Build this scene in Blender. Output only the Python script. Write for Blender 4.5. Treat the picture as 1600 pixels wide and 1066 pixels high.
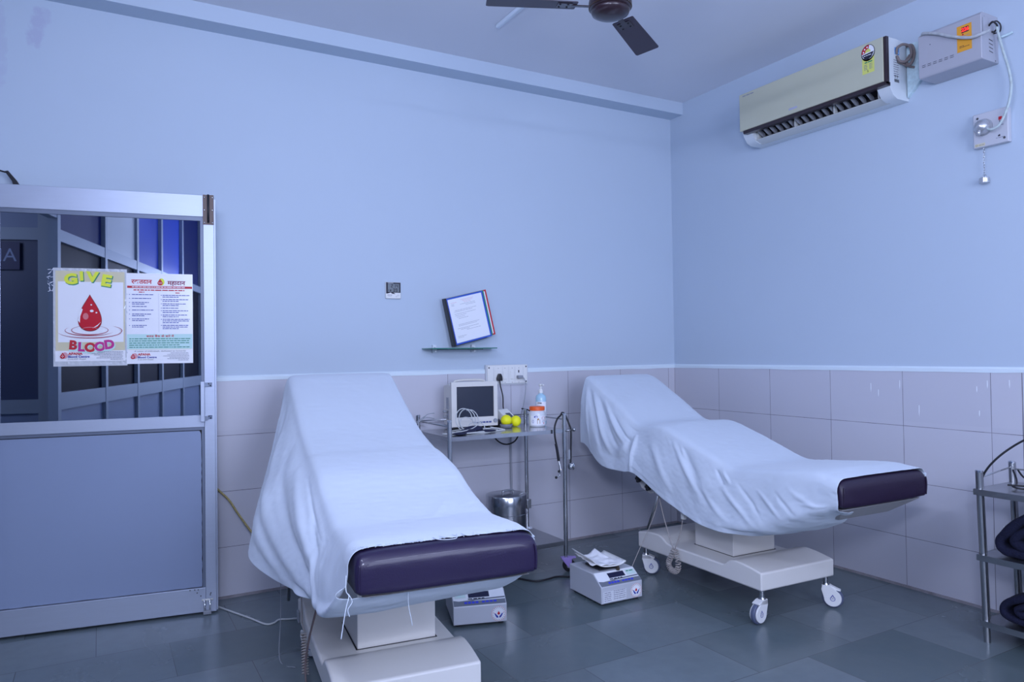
import bpy, bmesh, math, random
from mathutils import Vector, Matrix, noise
SC = bpy.context.scene
for o in list(bpy.data.objects): bpy.data.objects.remove(o)
PI = math.pi
# ------------------------------------------------------------------ camera
CAM = Vector((-3.80234, -4.19444, 1.2985))
cd = bpy.data.cameras.new('camera'); co = bpy.data.objects.new('camera', cd); SC.collection.objects.link(co)
cd.sensor_width = 36; cd.lens = 36 * 1135.12 / 1600; cd.clip_start = .05
cR = Vector((0.86940671, -0.49389565, -0.01410896)); cU = Vector((0.00413974, -0.02127278, 0.99976514)); cF = Vector((0.49407979, 0.86926092, 0.0164501))
mm = Matrix((( cR.x, cU.x, -cF.x, CAM.x), (cR.y, cU.y, -cF.y, CAM.y), (cR.z, cU.z, -cF.z, CAM.z), (0, 0, 0, 1)))
co.matrix_world = mm; SC.camera = co
# ------------------------------------------------------------------ world, exposure, lights
w = bpy.data.worlds.new('world'); SC.world = w; w.use_nodes = True
w.node_tree.nodes['Background'].inputs[0].default_value = (.40, .54, 1, 1)
w.node_tree.nodes['Background'].inputs[1].default_value = .8
SC.view_settings.view_transform = 'Standard'; SC.view_settings.look = 'None'
SC.view_settings.gamma = 1; SC.view_settings.use_curve_mapping = False
SC.view_settings.exposure = -0.08
LC = (.66, .735, 1.0)
def area(name, loc, target, sx, sy, power, col=LC):
    l = bpy.data.lights.new(name, 'AREA'); l.shape = 'RECTANGLE'; l.size = sx; l.size_y = sy; l.energy = power; l.color = col
    o = bpy.data.objects.new(name, l); SC.collection.objects.link(o); o.location = loc
    d = Vector(target) - Vector(loc); o.rotation_euler = d.to_track_quat('-Z', 'Y').to_euler(); return o
area('window_daylight', (-2.3, -6.05, 1.75), (-1.9, 0, 2.3), 2.2, 1.4, 80)
area('tube_light_rear', (-2.4, -5.9, 2.72), (-2.2, -1.5, 1.3), 1.2, .08, 26)
area('tube_light_side', (-.12, -4.4, 2.62), (-2.2, -1.5, 1.0), 1.2, .08, 8)
area('tube_light_left', (-4.15, -3.2, 2.75), (0, -1.9, 1.5), 1.2, .08, 36)
area('photographer_flash', (-3.95, -4.45, 1.95), (-1.2, -1.2, 1.9), .5, .4, 48)
area('passage_fill', (-5.7, -.25, 2.2), (-4.9, -1.5, 1.3), .8, .8, 14)  # unseen fill lamp, added to brighten the passage partition

# ------------------------------------------------------------------ materials
MATS = {}
def nodes(m): m.use_nodes = True; return m.node_tree, m.node_tree.nodes['Principled BSDF']
def mat(name, col, rough=.5, metal=0, bump=0, bscale=60, var=0, vscale=4, emit=None, estr=0, trans=0, ior=1.45, coat=0, stretch=None, spec=None, sheen=0, alpha=1, sss=0):
    if name in MATS: return MATS[name]
    m = bpy.data.materials.new(name); t, b = nodes(m); L = t.links
    b.inputs['Base Color'].default_value = (*col, 1); b.inputs['Roughness'].default_value = rough; b.inputs['Metallic'].default_value = metal
    b.inputs['IOR'].default_value = ior; b.inputs['Transmission Weight'].default_value = trans; b.inputs['Coat Weight'].default_value = coat
    b.inputs['Alpha'].default_value = alpha
    if spec is not None: b.inputs['Specular IOR Level'].default_value = spec
    if sheen: b.inputs['Sheen Weight'].default_value = sheen
    if emit: b.inputs['Emission Color'].default_value = (*emit, 1); b.inputs['Emission Strength'].default_value = estr
    tc = t.nodes.new('ShaderNodeTexCoord'); mp = t.nodes.new('ShaderNodeMapping'); L.new(tc.outputs['Object'], mp.inputs[0])
    if stretch: mp.inputs['Scale'].default_value = stretch
    n = t.nodes.new('ShaderNodeTexNoise'); n.inputs['Scale'].default_value = vscale; n.inputs['Detail'].default_value = 5; L.new(mp.outputs[0], n.inputs['Vector'])
    if var:
        cr = t.nodes.new('ShaderNodeMix'); cr.data_type = 'RGBA'; L.new(n.outputs[0], cr.inputs[0])
        cr.inputs[6].default_value = (*[max(0, c * (1 - var)) for c in col], 1); cr.inputs[7].default_value = (*[min(1, c * (1 + var)) for c in col], 1)
        L.new(cr.outputs[2], b.inputs['Base Color'])
    if bump:
        n2 = t.nodes.new('ShaderNodeTexNoise'); n2.inputs['Scale'].default_value = bscale; n2.inputs['Detail'].default_value = 4; L.new(mp.outputs[0], n2.inputs['Vector'])
        bp = t.nodes.new('ShaderNodeBump'); bp.inputs['Strength'].default_value = bump; bp.inputs['Distance'].default_value = .01
        L.new(n2.outputs[0], bp.inputs['Height']); L.new(bp.outputs[0], b.inputs['Normal'])
    MATS[name] = m; return m
def mth(t, op, a, b=None, c=None):
    n = t.nodes.new('ShaderNodeMath'); n.operation = op
    for i, v in enumerate((a, b, c)):
        if v is None: continue
        if isinstance(v, (int, float)): n.inputs[i].default_value = v
        else: t.links.new(v, n.inputs[i])
    return n.outputs[0]
def mixc(t, f, a, b):
    n = t.nodes.new('ShaderNodeMix'); n.data_type = 'RGBA'
    if isinstance(f, (int, float)): n.inputs[0].default_value = f
    else: t.links.new(f, n.inputs[0])
    for i, v in ((6, a), (7, b)):
        if isinstance(v, tuple): n.inputs[i].default_value = (*v, 1)
        else: t.links.new(v, n.inputs[i])
    return n.outputs[2]
def tile_mat(name, axis, off, W, zs, extra=None):
    m = bpy.data.materials.new(name); t, b = nodes(m)
    g = t.nodes.new('ShaderNodeNewGeometry'); s = t.nodes.new('ShaderNodeSeparateXYZ'); t.links.new(g.outputs['Position'], s.inputs[0])
    u = mth(t, 'DIVIDE', mth(t, 'ADD', mth(t, 'MULTIPLY', s.outputs[axis], -1), -off), W)
    fr = mth(t, 'FRACT', u); dist = mth(t, 'MULTIPLY', mth(t, 'SUBTRACT', .5, mth(t, 'ABSOLUTE', mth(t, 'SUBTRACT', fr, .5))), W)
    line = mth(t, 'LESS_THAN', dist, .0013)
    for z in zs:
        line = mth(t, 'MAXIMUM', line, mth(t, 'LESS_THAN', mth(t, 'ABSOLUTE', mth(t, 'SUBTRACT', s.outputs[2], z)), .0013))
    if extra: line = mth(t, 'MAXIMUM', line, mth(t, 'LESS_THAN', mth(t, 'ABSOLUTE', mth(t, 'SUBTRACT', s.outputs[axis], extra)), .002))
    nb = t.nodes.new('ShaderNodeTexNoise'); nb.inputs['Scale'].default_value = 9; nb.inputs['Detail'].default_value = 3; t.links.new(g.outputs['Position'], nb.inputs['Vector'])
    line = mth(t, 'MULTIPLY', line, mth(t, 'ADD', .35, nb.outputs[0]))
    zr = mth(t, 'FLOOR', mth(t, 'DIVIDE', s.outputs[2], .3)); cell = t.nodes.new('ShaderNodeTexWhiteNoise'); cell.noise_dimensions = '2D'
    cv = t.nodes.new('ShaderNodeCombineXYZ'); t.links.new(mth(t, 'FLOOR', u), cv.inputs[0]); t.links.new(zr, cv.inputs[1]); t.links.new(cv.outputs[0], cell.inputs[0])
    base = mixc(t, cell.outputs[0], (.575, .57, .63), (.62, .61, .665))
    n1 = t.nodes.new('ShaderNodeTexNoise'); n1.inputs['Scale'].default_value = 2.2; n1.inputs['Detail'].default_value = 6; t.links.new(g.outputs['Position'], n1.inputs['Vector'])
    base = mixc(t, mth(t, 'MULTIPLY', n1.outputs[0], .45), base, (.51, .52, .60))
    col = mixc(t, line, base, (.10, .09, .12)); t.links.new(col, b.inputs['Base Color'])
    b.inputs['Roughness'].default_value = .38; b.inputs['Specular IOR Level'].default_value = .35
    return m
def wall_paint():
    m = bpy.data.materials.new('wall_paint'); t, b = nodes(m)
    g = t.nodes.new('ShaderNodeNewGeometry'); s = t.nodes.new('ShaderNodeSeparateXYZ'); t.links.new(g.outputs['Position'], s.inputs[0])
    n1 = t.nodes.new('ShaderNodeTexNoise'); n1.inputs['Scale'].default_value = 1.3; n1.inputs['Detail'].default_value = 5; t.links.new(g.outputs['Position'], n1.inputs['Vector'])
    base = mixc(t, n1.outputs[0], (.500, .590, .695), (.535, .62, .725))
    # smudge on the back wall, upper left: a blotch with its own outline
    n2 = t.nodes.new('ShaderNodeTexNoise'); n2.inputs['Scale'].default_value = 30; n2.inputs['Detail'].default_value = 6; t.links.new(g.outputs['Position'], n2.inputs['Vector'])
    def blob(cx, cz, rx, rz, sh=0):
        z0 = mth(t, 'SUBTRACT', s.outputs[2], cz)
        dx = mth(t, 'DIVIDE', mth(t, 'SUBTRACT', mth(t, 'SUBTRACT', s.outputs[0], cx), mth(t, 'MULTIPLY', z0, sh)), rx); dz = mth(t, 'DIVIDE', z0, rz)
        d = mth(t, 'ADD', mth(t, 'POWER', mth(t, 'ABSOLUTE', dx), 2.5), mth(t, 'POWER', mth(t, 'ABSOLUTE', dz), 4))
        d = mth(t, 'ADD', d, mth(t, 'MULTIPLY', mth(t, 'SUBTRACT', n2.outputs[0], .5), 4.5))
        r = t.nodes.new('ShaderNodeMapRange'); t.links.new(d, r.inputs[0]); r.inputs[1].default_value = 1.5; r.inputs[2].default_value = .3; r.inputs[3].default_value = 0; r.inputs[4].default_value = 1
        return r.outputs[0]
    near = mth(t, 'GREATER_THAN', s.outputs[1], -.02)
    mk = mth(t, 'MAXIMUM', blob(-4.062, 2.92, .032, .10, .15), mth(t, 'MULTIPLY', blob(-4.02, 2.985, .02, .035), .7))
    mk = mth(t, 'MAXIMUM', mk, mth(t, 'MULTIPLY', blob(-4.215, 2.8, .03, .2), .5))
    mk = mth(t, 'MULTIPLY', mth(t, 'MULTIPLY', mk, near), .42)
    t.links.new(mixc(t, mk, base, (.40, .38, .58)), b.inputs['Base Color'])
    b.inputs['Roughness'].default_value = .62; b.inputs['Specular IOR Level'].default_value = .25
    n3 = t.nodes.new('ShaderNodeTexNoise'); n3.inputs['Scale'].default_value = 3; n3.inputs['Detail'].default_value = 6; t.links.new(g.outputs['Position'], n3.inputs['Vector'])
    bp = t.nodes.new('ShaderNodeBump'); bp.inputs['Strength'].default_value = .12; bp.inputs['Distance'].default_value = .02; t.links.new(n3.outputs[0], bp.inputs['Height']); t.links.new(bp.outputs[0], b.inputs['Normal'])
    return m
def floor_mat():
    m = bpy.data.materials.new('kota_stone_slabs'); t, b = nodes(m)
    g = t.nodes.new('ShaderNodeNewGeometry'); mp = t.nodes.new('ShaderNodeMapping'); mp.inputs['Location'].default_value = (1.50, .12 + 4.0, 0); t.links.new(g.outputs['Position'], mp.inputs[0])
    br = t.nodes.new('ShaderNodeTexBrick'); br.offset = .5; br.inputs['Scale'].default_value = 1; br.inputs['Brick Width'].default_value = .58; br.inputs['Row Height'].default_value = .40
    br.inputs['Mortar Size'].default_value = .0018; br.inputs['Mortar Smooth'].default_value = .3; br.inputs['Bias'].default_value = 0
    br.inputs['Color1'].default_value = (.062, .105, .118, 1); br.inputs['Color2'].default_value = (.185, .235, .265, 1); br.inputs['Mortar'].default_value = (.05, .055, .06, 1)
    t.links.new(mp.outputs[0], br.inputs['Vector'])
    n1 = t.nodes.new('ShaderNodeTexNoise'); n1.inputs['Scale'].default_value = 2.5; n1.inputs['Detail'].default_value = 8; n1.inputs['Distortion'].default_value = .8; t.links.new(g.outputs['Position'], n1.inputs['Vector'])
    c = mixc(t, mth(t, 'MULTIPLY', n1.outputs[0], .55), br.outputs[0], (.18, .19, .19))
    n2 = t.nodes.new('ShaderNodeTexNoise'); n2.inputs['Scale'].default_value = 14; n2.inputs['Detail'].default_value = 6; t.links.new(g.outputs['Position'], n2.inputs['Vector'])
    c = mixc(t, mth(t, 'MULTIPLY', n2.outputs[0], .4), c, (.075, .105, .12))
    t.links.new(c, b.inputs['Base Color'])
    rr = t.nodes.new('ShaderNodeMapRange'); t.links.new(n1.outputs[0], rr.inputs[0]); rr.inputs[3].default_value = .16; rr.inputs[4].default_value = .34; t.links.new(rr.outputs[0], b.inputs['Roughness'])
    bp = t.nodes.new('ShaderNodeBump'); bp.inputs['Strength'].default_value = .25; bp.inputs['Distance'].default_value = .004; t.links.new(n2.outputs[0], bp.inputs['Height']); t.links.new(bp.outputs[0], b.inputs['Normal'])
    return m
PAINT = wall_paint(); FLOOR = floor_mat()
CEIL = mat('ceiling_paint', (.74, .76, .82), .8, var=.04, vscale=1.5)
TB = tile_mat('dado_tiles_back', 0, .0699, .4556, (.274, .573, .874)); TR = tile_mat('dado_tiles_right', 1, .4583, .4492, (.274, .573, .874), -2.395)
ALU = mat('brushed_aluminium', (.46, .51, .62), .42, .45, bump=.05, bscale=40, var=.05, vscale=6, stretch=(1, 1, 14))
ALUD = mat('grey_aluminium_bead', (.17, .20, .27), .45, .3)
BOARD = mat('grey_laminate', (.27, .33, .48), .42, var=.05, vscale=2)
BLACK = mat('black_rubber', (.012, .012, .016), .5)
BLKP = mat('black_plastic', (.02, .02, .026), .35)
CREAM = mat('cream_painted_metal', (.74, .72, .69), .32, var=.04, vscale=5)
WHITEP = mat('white_plastic', (.82, .82, .80), .35)
OFFP = mat('off_white_plastic', (.66, .66, .64), .4)
GREYP = mat('grey_plastic', (.30, .32, .36), .4)
PURPLE = mat('purple_leatherette', (.018, .011, .043), .36, bump=.06, bscale=220, var=.08, vscale=8, spec=.45, coat=.2)
DPURPLE = mat('dark_purple_leatherette', (.020, .011, .032), .38, bump=.08, bscale=220, var=.1, vscale=8)
SHEET = mat('white_cotton_sheet', (.625, .69, .775), .85, bump=.10, bscale=300, var=.02, vscale=12, sheen=.2, spec=.2)
STEEL = mat('stainless_steel', (.55, .56, .58), .22, 1, bump=.03, bscale=20, var=.08, vscale=10)
STEELD = mat('dull_stainless_steel', (.42, .43, .45), .32, 1, bump=.05, bscale=30, var=.12, vscale=7)
CHROME = mat('chrome', (.75, .76, .78), .12, 1)
DRUMM = mat('drum_steel', (.42, .43, .46), .2, 1, bump=.04, bscale=12)
BROWN = mat('dark_brown_enamel', (.030, .016, .022), .28, coat=.3)
NAVY = mat('navy_blanket', (.004, .0055, .026), .9, bump=.5, bscale=160, var=.2, vscale=14)
BEIGEC = mat('beige_cable', (.42, .38, .36), .5)
WHITEC = mat('white_cable', (.62, .64, .64), .5)
GREYC = mat('grey_cable', (.34, .36, .40), .5)
PAPER = mat('white_paper', (.86, .86, .88), .5)
# ------------------------------------------------------------------ helpers
def link(o): SC.collection.objects.link(o); return o
def tag(o, label=None, cat=None, group=None, kind=None):
    if label: o['label'] = label
    if cat: o['category'] = cat
    if group: o['group'] = group
    if kind: o['kind'] = kind
    return o
def thing(name, label, cat, loc=(0, 0, 0), rz=0, group=None, M=None):
    o = link(bpy.data.objects.new(name, None)); o.empty_display_size = .1
    if M is not None: o.matrix_world = M
    else: o.location = loc; o.rotation_euler = (0, 0, rz)
    return tag(o, label, cat, group)
def put(name, bm, m, parent=None, smooth=False, bevel=0, seg=2, label=None, sub=0, solid=0):
    me = bpy.data.meshes.new(name); bmesh.ops.recalc_face_normals(bm, faces=bm.faces[:]) if smooth != 'raw' else None
    bm.to_mesh(me); bm.free()
    for mt in (m if isinstance(m, (list, tuple)) else [m]): me.materials.append(mt)
    if smooth != 'raw':
        for p in me.polygons: p.use_smooth = True
        if not smooth: me.set_sharp_from_angle(angle=.62)
    o = link(bpy.data.objects.new(name, me))
    if parent is not None: o.parent = parent
    if solid: md = o.modifiers.new('solid', 'SOLIDIFY'); md.thickness = solid; md.offset = 0
    if bevel:
        md = o.modifiers.new('bevel', 'BEVEL'); md.width = bevel; md.segments = seg; md.limit_method = 'ANGLE'; md.angle_limit = .6
        wn = o.modifiers.new('wn', 'WEIGHTED_NORMAL'); wn.keep_sharp = True
    if sub: md = o.modifiers.new('sub', 'SUBSURF'); md.levels = sub; md.render_levels = sub
    if label: o['label'] = label
    return o
def box(bm, x0, x1, y0, y1, z0, z1, mi=0):
    r = bmesh.ops.create_cube(bm, size=1)
    for v in r['verts']: v.co = Vector(((x0 + x1) / 2 + v.co.x * (x1 - x0), (y0 + y1) / 2 + v.co.y * (y1 - y0), (z0 + z1) / 2 + v.co.z * (z1 - z0)))
    for f in set(f for v in r['verts'] for f in v.link_faces): f.material_index = mi
    return bm
def B(*a, mi=0): return box(bmesh.new(), *a, mi=mi)
def boxes(*bs):
    bm = bmesh.new()
    for b in bs: box(bm, *b)
    return bm
def lathe(prof, n=32, c=(0, 0, 0), axis='z', bm=None, mi=0):
    bm = bm or bmesh.new(); rings = []
    for r, h in prof:
        ring = []
        for k in range(n):
            a = 2 * PI * k / n; p = (r * math.cos(a), r * math.sin(a), h)
            if axis == 'x': p = (p[2], p[0], p[1])
            if axis == 'y': p = (p[1], p[2], p[0])
            ring.append(bm.verts.new(Vector(p) + Vector(c)))
        rings.append(ring)
    for a, b in zip(rings, rings[1:]):
        for k in range(n): f = bm.faces.new((a[k], a[(k + 1) % n], b[(k + 1) % n], b[k])); f.material_index = mi
    for ring, rv in ((rings[0], True), (rings[-1], False)):
        f = bm.faces.new(ring[::-1] if rv else ring); f.material_index = mi
    return bm
def cyl(p0, p1, r, n=16, bm=None, r2=None, mi=0):
    bm = bm or bmesh.new(); p0 = Vector(p0); p1 = Vector(p1); d = p1 - p0
    M = Matrix.Translation((p0 + p1) / 2) @ d.to_track_quat('Z', 'Y').to_matrix().to_4x4()
    q = bmesh.ops.create_cone(bm, cap_ends=True, segments=n, radius1=r, radius2=r if r2 is None else r2, depth=d.length, matrix=M)
    for f in set(f for v in q['verts'] for f in v.link_faces): f.material_index = mi
    return bm
def sphere(c, r, bm=None, n=20, scale=(1, 1, 1), mi=0):
    bm = bm or bmesh.new()
    M = Matrix.Translation(c) @ Matrix.Diagonal((*scale, 1))
    q = bmesh.ops.create_uvsphere(bm, u_segments=n, v_segments=max(8, n // 2 + 2), radius=r, matrix=M)
    for f in set(f for v in q['verts'] for f in v.link_faces): f.material_index = mi
    return bm
def prism(pts, a0, a1, axis='y', bm=None, mi=0):
    """polygon pts (u,v) extruded along axis from a0 to a1. axis x:(u,v)=(y,z); y:(x,z); z:(x,y)"""
    bm = bm or bmesh.new()
    f3 = {'x': lambda u, v, a: (a, u, v), 'y': lambda u, v, a: (u, a, v), 'z': lambda u, v, a: (u, v, a)}[axis]
    A = [bm.verts.new(f3(u, v, a0)) for u, v in pts]; Bv = [bm.verts.new(f3(u, v, a1)) for u, v in pts]
    n = len(pts); fs = [bm.faces.new(A[::-1]), bm.faces.new(Bv)]
    for k in range(n): fs.append(bm.faces.new((A[k], A[(k + 1) % n], Bv[(k + 1) % n], Bv[k])))
    for f in fs: f.material_index = mi
    return bm
def cr(pts, n=8, closed=False):
    pts = [Vector(p) for p in pts]; out = []; N = len(pts)
    for i in range(N if closed else N - 1):
        g = (lambda k: pts[k % N]) if closed else (lambda k: pts[max(0, min(N - 1, k))])
        p0, p1, p2, p3 = g(i - 1), g(i), g(i + 1), g(i + 2)
        for k in range(n):
            t = k / n; out.append(.5 * ((2 * p1) + (p2 - p0) * t + (2 * p0 - 5 * p1 + 4 * p2 - p3) * t * t + (3 * p1 - p0 - 3 * p2 + p3) * t ** 3))
    if not closed: out.append(pts[-1])
    return out
def tube(pts, r, n=8, smooth=8, bm=None, mi=0, closed=False):
    bm = bm or bmesh.new(); P = cr(pts, smooth, closed) if smooth else [Vector(p) for p in pts]
    Q = []
    for p in P:
        if not Q or (p - Q[-1]).length > 1e-5: Q.append(p)
    P = Q; up = None; rings = []; N = len(P)
    for i, p in enumerate(P):
        if closed: t = (P[(i + 1) % N] - P[i - 1]).normalized()
        else: t = (P[min(i + 1, N - 1)] - P[max(i - 1, 0)]).normalized()
        if up is None: up = t.orthogonal().normalized()
        else:
            up = up - t * up.dot(t); up = up.normalized() if up.length > 1e-6 else t.orthogonal().normalized()
        s = t.cross(up); rr = r(i / max(1, N - 1)) if callable(r) else r
        rings.append([bm.verts.new(p + rr * (math.cos(2 * PI * k / n) * up + math.sin(2 * PI * k / n) * s)) for k in range(n)])
    R2 = rings + ([rings[0]] if closed else [])
    for a, b in zip(R2, R2[1:]):
        for k in range(n): f = bm.faces.new((a[k], a[(k + 1) % n], b[(k + 1) % n], b[k])); f.material_index = mi
    if not closed: bm.faces.new(rings[0][::-1]).material_index = mi; bm.faces.new(rings[-1]).material_index = mi
    return bm
def helix(p0, p1, R, turns, n=12, axispts=None):
    ax = [Vector(p) for p in (axispts or (p0, p1))]; ax = cr(ax, 20) if len(ax) > 2 else [ax[0].lerp(ax[1], k / 20) for k in range(21)]
    L = len(ax) - 1; out = []; T = int(turns * n)
    for i in range(T + 1):
        f = i / T * L; k = min(int(f), L - 1); p = ax[k].lerp(ax[k + 1], f - k); t = (ax[k + 1] - ax[k]).normalized()
        u = t.cross(Vector((.1, 1, .05))).normalized(); v = t.cross(u); a = 2 * PI * i / n
        out.append(p + R * (math.cos(a) * u + math.sin(a) * v))
    return out
WALLB = lambda x, y, z: Matrix(((1, 0, 0, x), (0, 0, -1, y), (0, 1, 0, z), (0, 0, 0, 1)))      # local x right, y up, z out of back wall
WALLR = lambda x, y, z: Matrix(((0, 0, -1, x), (-1, 0, 0, y), (0, 1, 0, z), (0, 0, 0, 1)))     # the same on the right wall
def text_geo(s, size, bold=False, sx=1, shear=0, sp=1):
    c = bpy.data.curves.new('t', 'FONT'); c.body = s; c.size = size; c.align_x = 'CENTER'; c.align_y = 'CENTER'; c.shear = shear; c.space_character = sp
    if bold: c.offset = size * .018 * (bold if bold is not True else 1)
    c.resolution_u = 3
    o = bpy.data.objects.new('t', c); SC.collection.objects.link(o); dg = bpy.context.evaluated_depsgraph_get(); dg.update()
    me = bpy.data.meshes.new_from_object(o.evaluated_get(dg)); vs = [Vector((v.co.x * sx, v.co.y, 0)) for v in me.vertices]; fs = [tuple(p.vertices) for p in me.polygons]
    bpy.data.objects.remove(o); bpy.data.curves.remove(c); bpy.data.meshes.remove(me); return vs, fs
class Print:
    """flat artwork on a panel, local XY, layers step out along +Z"""
    def __init__(s): s.bm = bmesh.new(); s.mats = []; s.z = .0004
    def mi(s, m):
        if m not in s.mats: s.mats.append(m)
        return s.mats.index(m)
    def poly(s, pts, m, z=None):
        vs = [s.bm.verts.new((x, y, s.z if z is None else z)) for x, y in pts]
        try: f = s.bm.faces.new(vs); f.material_index = s.mi(m)
        except ValueError: pass
    def rect(s, x0, y0, x1, y1, m): s.poly([(x0, y0), (x1, y0), (x1, y1), (x0, y1)], m)
    def disc(s, x, y, r, m, ry=None, n=24, a0=0): s.poly([(x + r * math.cos(2 * PI * k / n + a0), y + (ry or r) * math.sin(2 * PI * k / n + a0)) for k in range(n)], m)
    def ring(s, x, y, rx, ry, wd, m, a0=0, a1=2 * PI, n=40, taper=False):
        for k in range(n):
            a, b = a0 + (a1 - a0) * k / n, a0 + (a1 - a0) * (k + 1) / n
            w0 = wd * (math.sin(PI * k / n) if taper else 1); w1 = wd * (math.sin(PI * (k + 1) / n) if taper else 1)
            q = lambda t, ww: (x + (rx - ww) * math.cos(t), y + (ry - ww) * math.sin(t))
            s.poly([q(a, -w0 / 2), q(a, w0 / 2 + 1e-5), q(b, w1 / 2 + 1e-5), q(b, -w1 / 2)], m)
    def text(s, st, x, y, size, m, bold=False, sx=1, rot=0, shear=0, align='c', sp=1, width=None):
        vs, fs = text_geo(st, size, bold, sx, shear, sp)
        if not vs: return
        mn = min(v.x for v in vs); mx = max(v.x for v in vs)
        if width: k = width / (mx - mn); vs = [Vector((v.x * k, v.y, 0)) for v in vs]; mn *= k; mx *= k
        dx = -mn if align == 'l' else (-mx if align == 'r' else 0)
        R = Matrix.Rotation(rot, 3, 'Z'); bv = [s.bm.verts.new(R @ Vector((v.x + dx, v.y, 0)) + Vector((x, y, s.z))) for v in vs]
        for f in fs:
            try: s.bm.faces.new([bv[i] for i in f]).material_index = s.mi(m)
            except ValueError: pass
    def line_of_print(s, x0, x1, y, h, m, seed=0):
        r = random.Random(seed); x = x0
        while x < x1 - h:
            w_ = min(r.uniform(1.5, 6) * h, x1 - x); s.rect(x, y, x + w_, y + h, m); x += w_ + h * .7
    def up(s, d=.0003): s.z += d; return s
    def done(s, name, parent, label=None):
        o = put(name, s.bm, s.mats, parent, smooth='raw', label=label)
        for p in o.data.polygons: p.use_smooth = False
        if sum(p.normal.z for p in o.data.polygons) < 0: o.data.flip_normals()
        return o
def ink(name, c, r=.5): return mat('ink_' + name, c, r)
I_RED = ink('red', (.55, .012, .03)); I_BLUE = ink('blue', (.03, .05, .35)); I_BLK = ink('black', (.015, .015, .03)); I_YEL = ink('lime', (.80, .85, .05))
I_GRN = ink('green', (.02, .25, .15)); I_MAG = ink('magenta', (.55, .02, .25)); I_CREAM = ink('cream', (.68, .62, .42)); I_WHT = ink('white', (.88, .88, .92)); I_TEAL = ink('pale_teal', (.55, .78, .76)); I_PINK = ink('pale_red', (.7, .35, .4)); I_GREY = ink('grey', (.25, .26, .33))
#@@STRUCTURE
# ------------------------------------------------------------------ room
def struct(name, bm, m, parent=None, **k):
    o = put(name, bm, m, parent, **k)
    if parent is None: o['kind'] = 'structure'
    return o
H = 3.1514; XL = -4.3; YR = -6.15
struct('floor', B(-6.6, .15, YR - .15, .15, -.1, 0), FLOOR)
struct('ceiling', B(-6.6, .15, YR - .15, .15, H, H + .1), CEIL)
struct('wall_back', B(-6.6, .15, 0, .15, 0, H), PAINT)
struct('wall_right', B(0, .15, YR - .15, 0, 0, H), PAINT)
struct('wall_rear', boxes((-6.6, -3.4, YR - .15, YR, 0, H), (-1.2, 0, YR - .15, YR, 0, H), (-3.4, -1.2, YR - .15, YR, 0, 1.05), (-3.4, -1.2, YR - .15, YR, 2.45, H)), PAINT)
wn = struct('window_1', boxes((-3.4, -1.2, YR - .1, YR - .05, 1.05, 1.1), (-3.4, -1.2, YR - .1, YR - .05, 2.4, 2.45), (-3.4, -3.35, YR - .1, YR - .05, 1.05, 2.45), (-1.25, -1.2, YR - .1, YR - .05, 1.05, 2.45), (-2.33, -2.27, YR - .1, YR - .05, 1.05, 2.45)), ALU)
struct('trim_1', B(-4.4, 0, -.1368, 0, 3.0618, H), PAINT)                       # beam along the back wall
struct('trim_2', boxes((-4.3, -.008, -.008, 0, .012, 1.1715)), TB)              # tiled dado, back
struct('trim_3', boxes((-.008, 0, YR, 0, .012, 1.1715)), TR)                    # tiled dado, right
def ledge(name, pts_fn, L, m):
    bm = bmesh.new(); r = random.Random(3); n = int(L / .06); prev = None
    for k in range(n + 1):
        z0 = 1.1690 + .004 * noise.noise(Vector((k * .31, 2, 0))); a = pts_fn(k * L / n, .0105, z0); b = pts_fn(k * L / n, .0105, 1.187); c = pts_fn(k * L / n, 0, 1.197); d = pts_fn(k * L / n, 0, z0)
        cur = [bm.verts.new(q) for q in (a, b, c, d)]
        if prev:
            for i in range(4): bm.faces.new((prev[i], prev[(i + 1) % 4], cur[(i + 1) % 4], cur[i]))
        prev = cur
    return struct(name, bm, m, smooth=False)
LEDGE = mat('ledge_paint', (.74, .84, .90), .5)
ledge('trim_4', lambda u, o, z: (-4.3 + u, -o, z), 4.3, LEDGE); ledge('trim_5', lambda u, o, z: (-o, -u, z), 6.0, LEDGE)
CEM = mat('cement_fillet', (.30, .28, .30), .8, bump=.4, bscale=60, var=.4, vscale=20)
struct('baseboard_back', B(-4.3, -.012, -.016, -.0005, 0, .013), CEM); struct('baseboard_right', B(-.016, -.0005, YR, -.0005, 0, .013), CEM)
dr = bmesh.new(); rd = random.Random(5)
for (y, z, l) in ((-1.62, 1.10, .05), (-1.665, 1.065, .04), (-1.79, 1.12, .05), (-1.895, .99, .06), (-2.215, .60, .05), (-2.24, 1.13, .04), (-2.34, 1.135, .04), (-2.30, .43, .04), (-2.2, .98, .03), (-2.19, 1.10, .03)):
    prism([(y - .0015, z), (y + .0015, z), (y + .002, z - l * .6), (y, z - l), (y - .002, z - l * .6)], -.0092, -.0078, 'x', dr)
struct('trim_6', dr, mat('paint_drip', (.85, .88, .92), .4))
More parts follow.
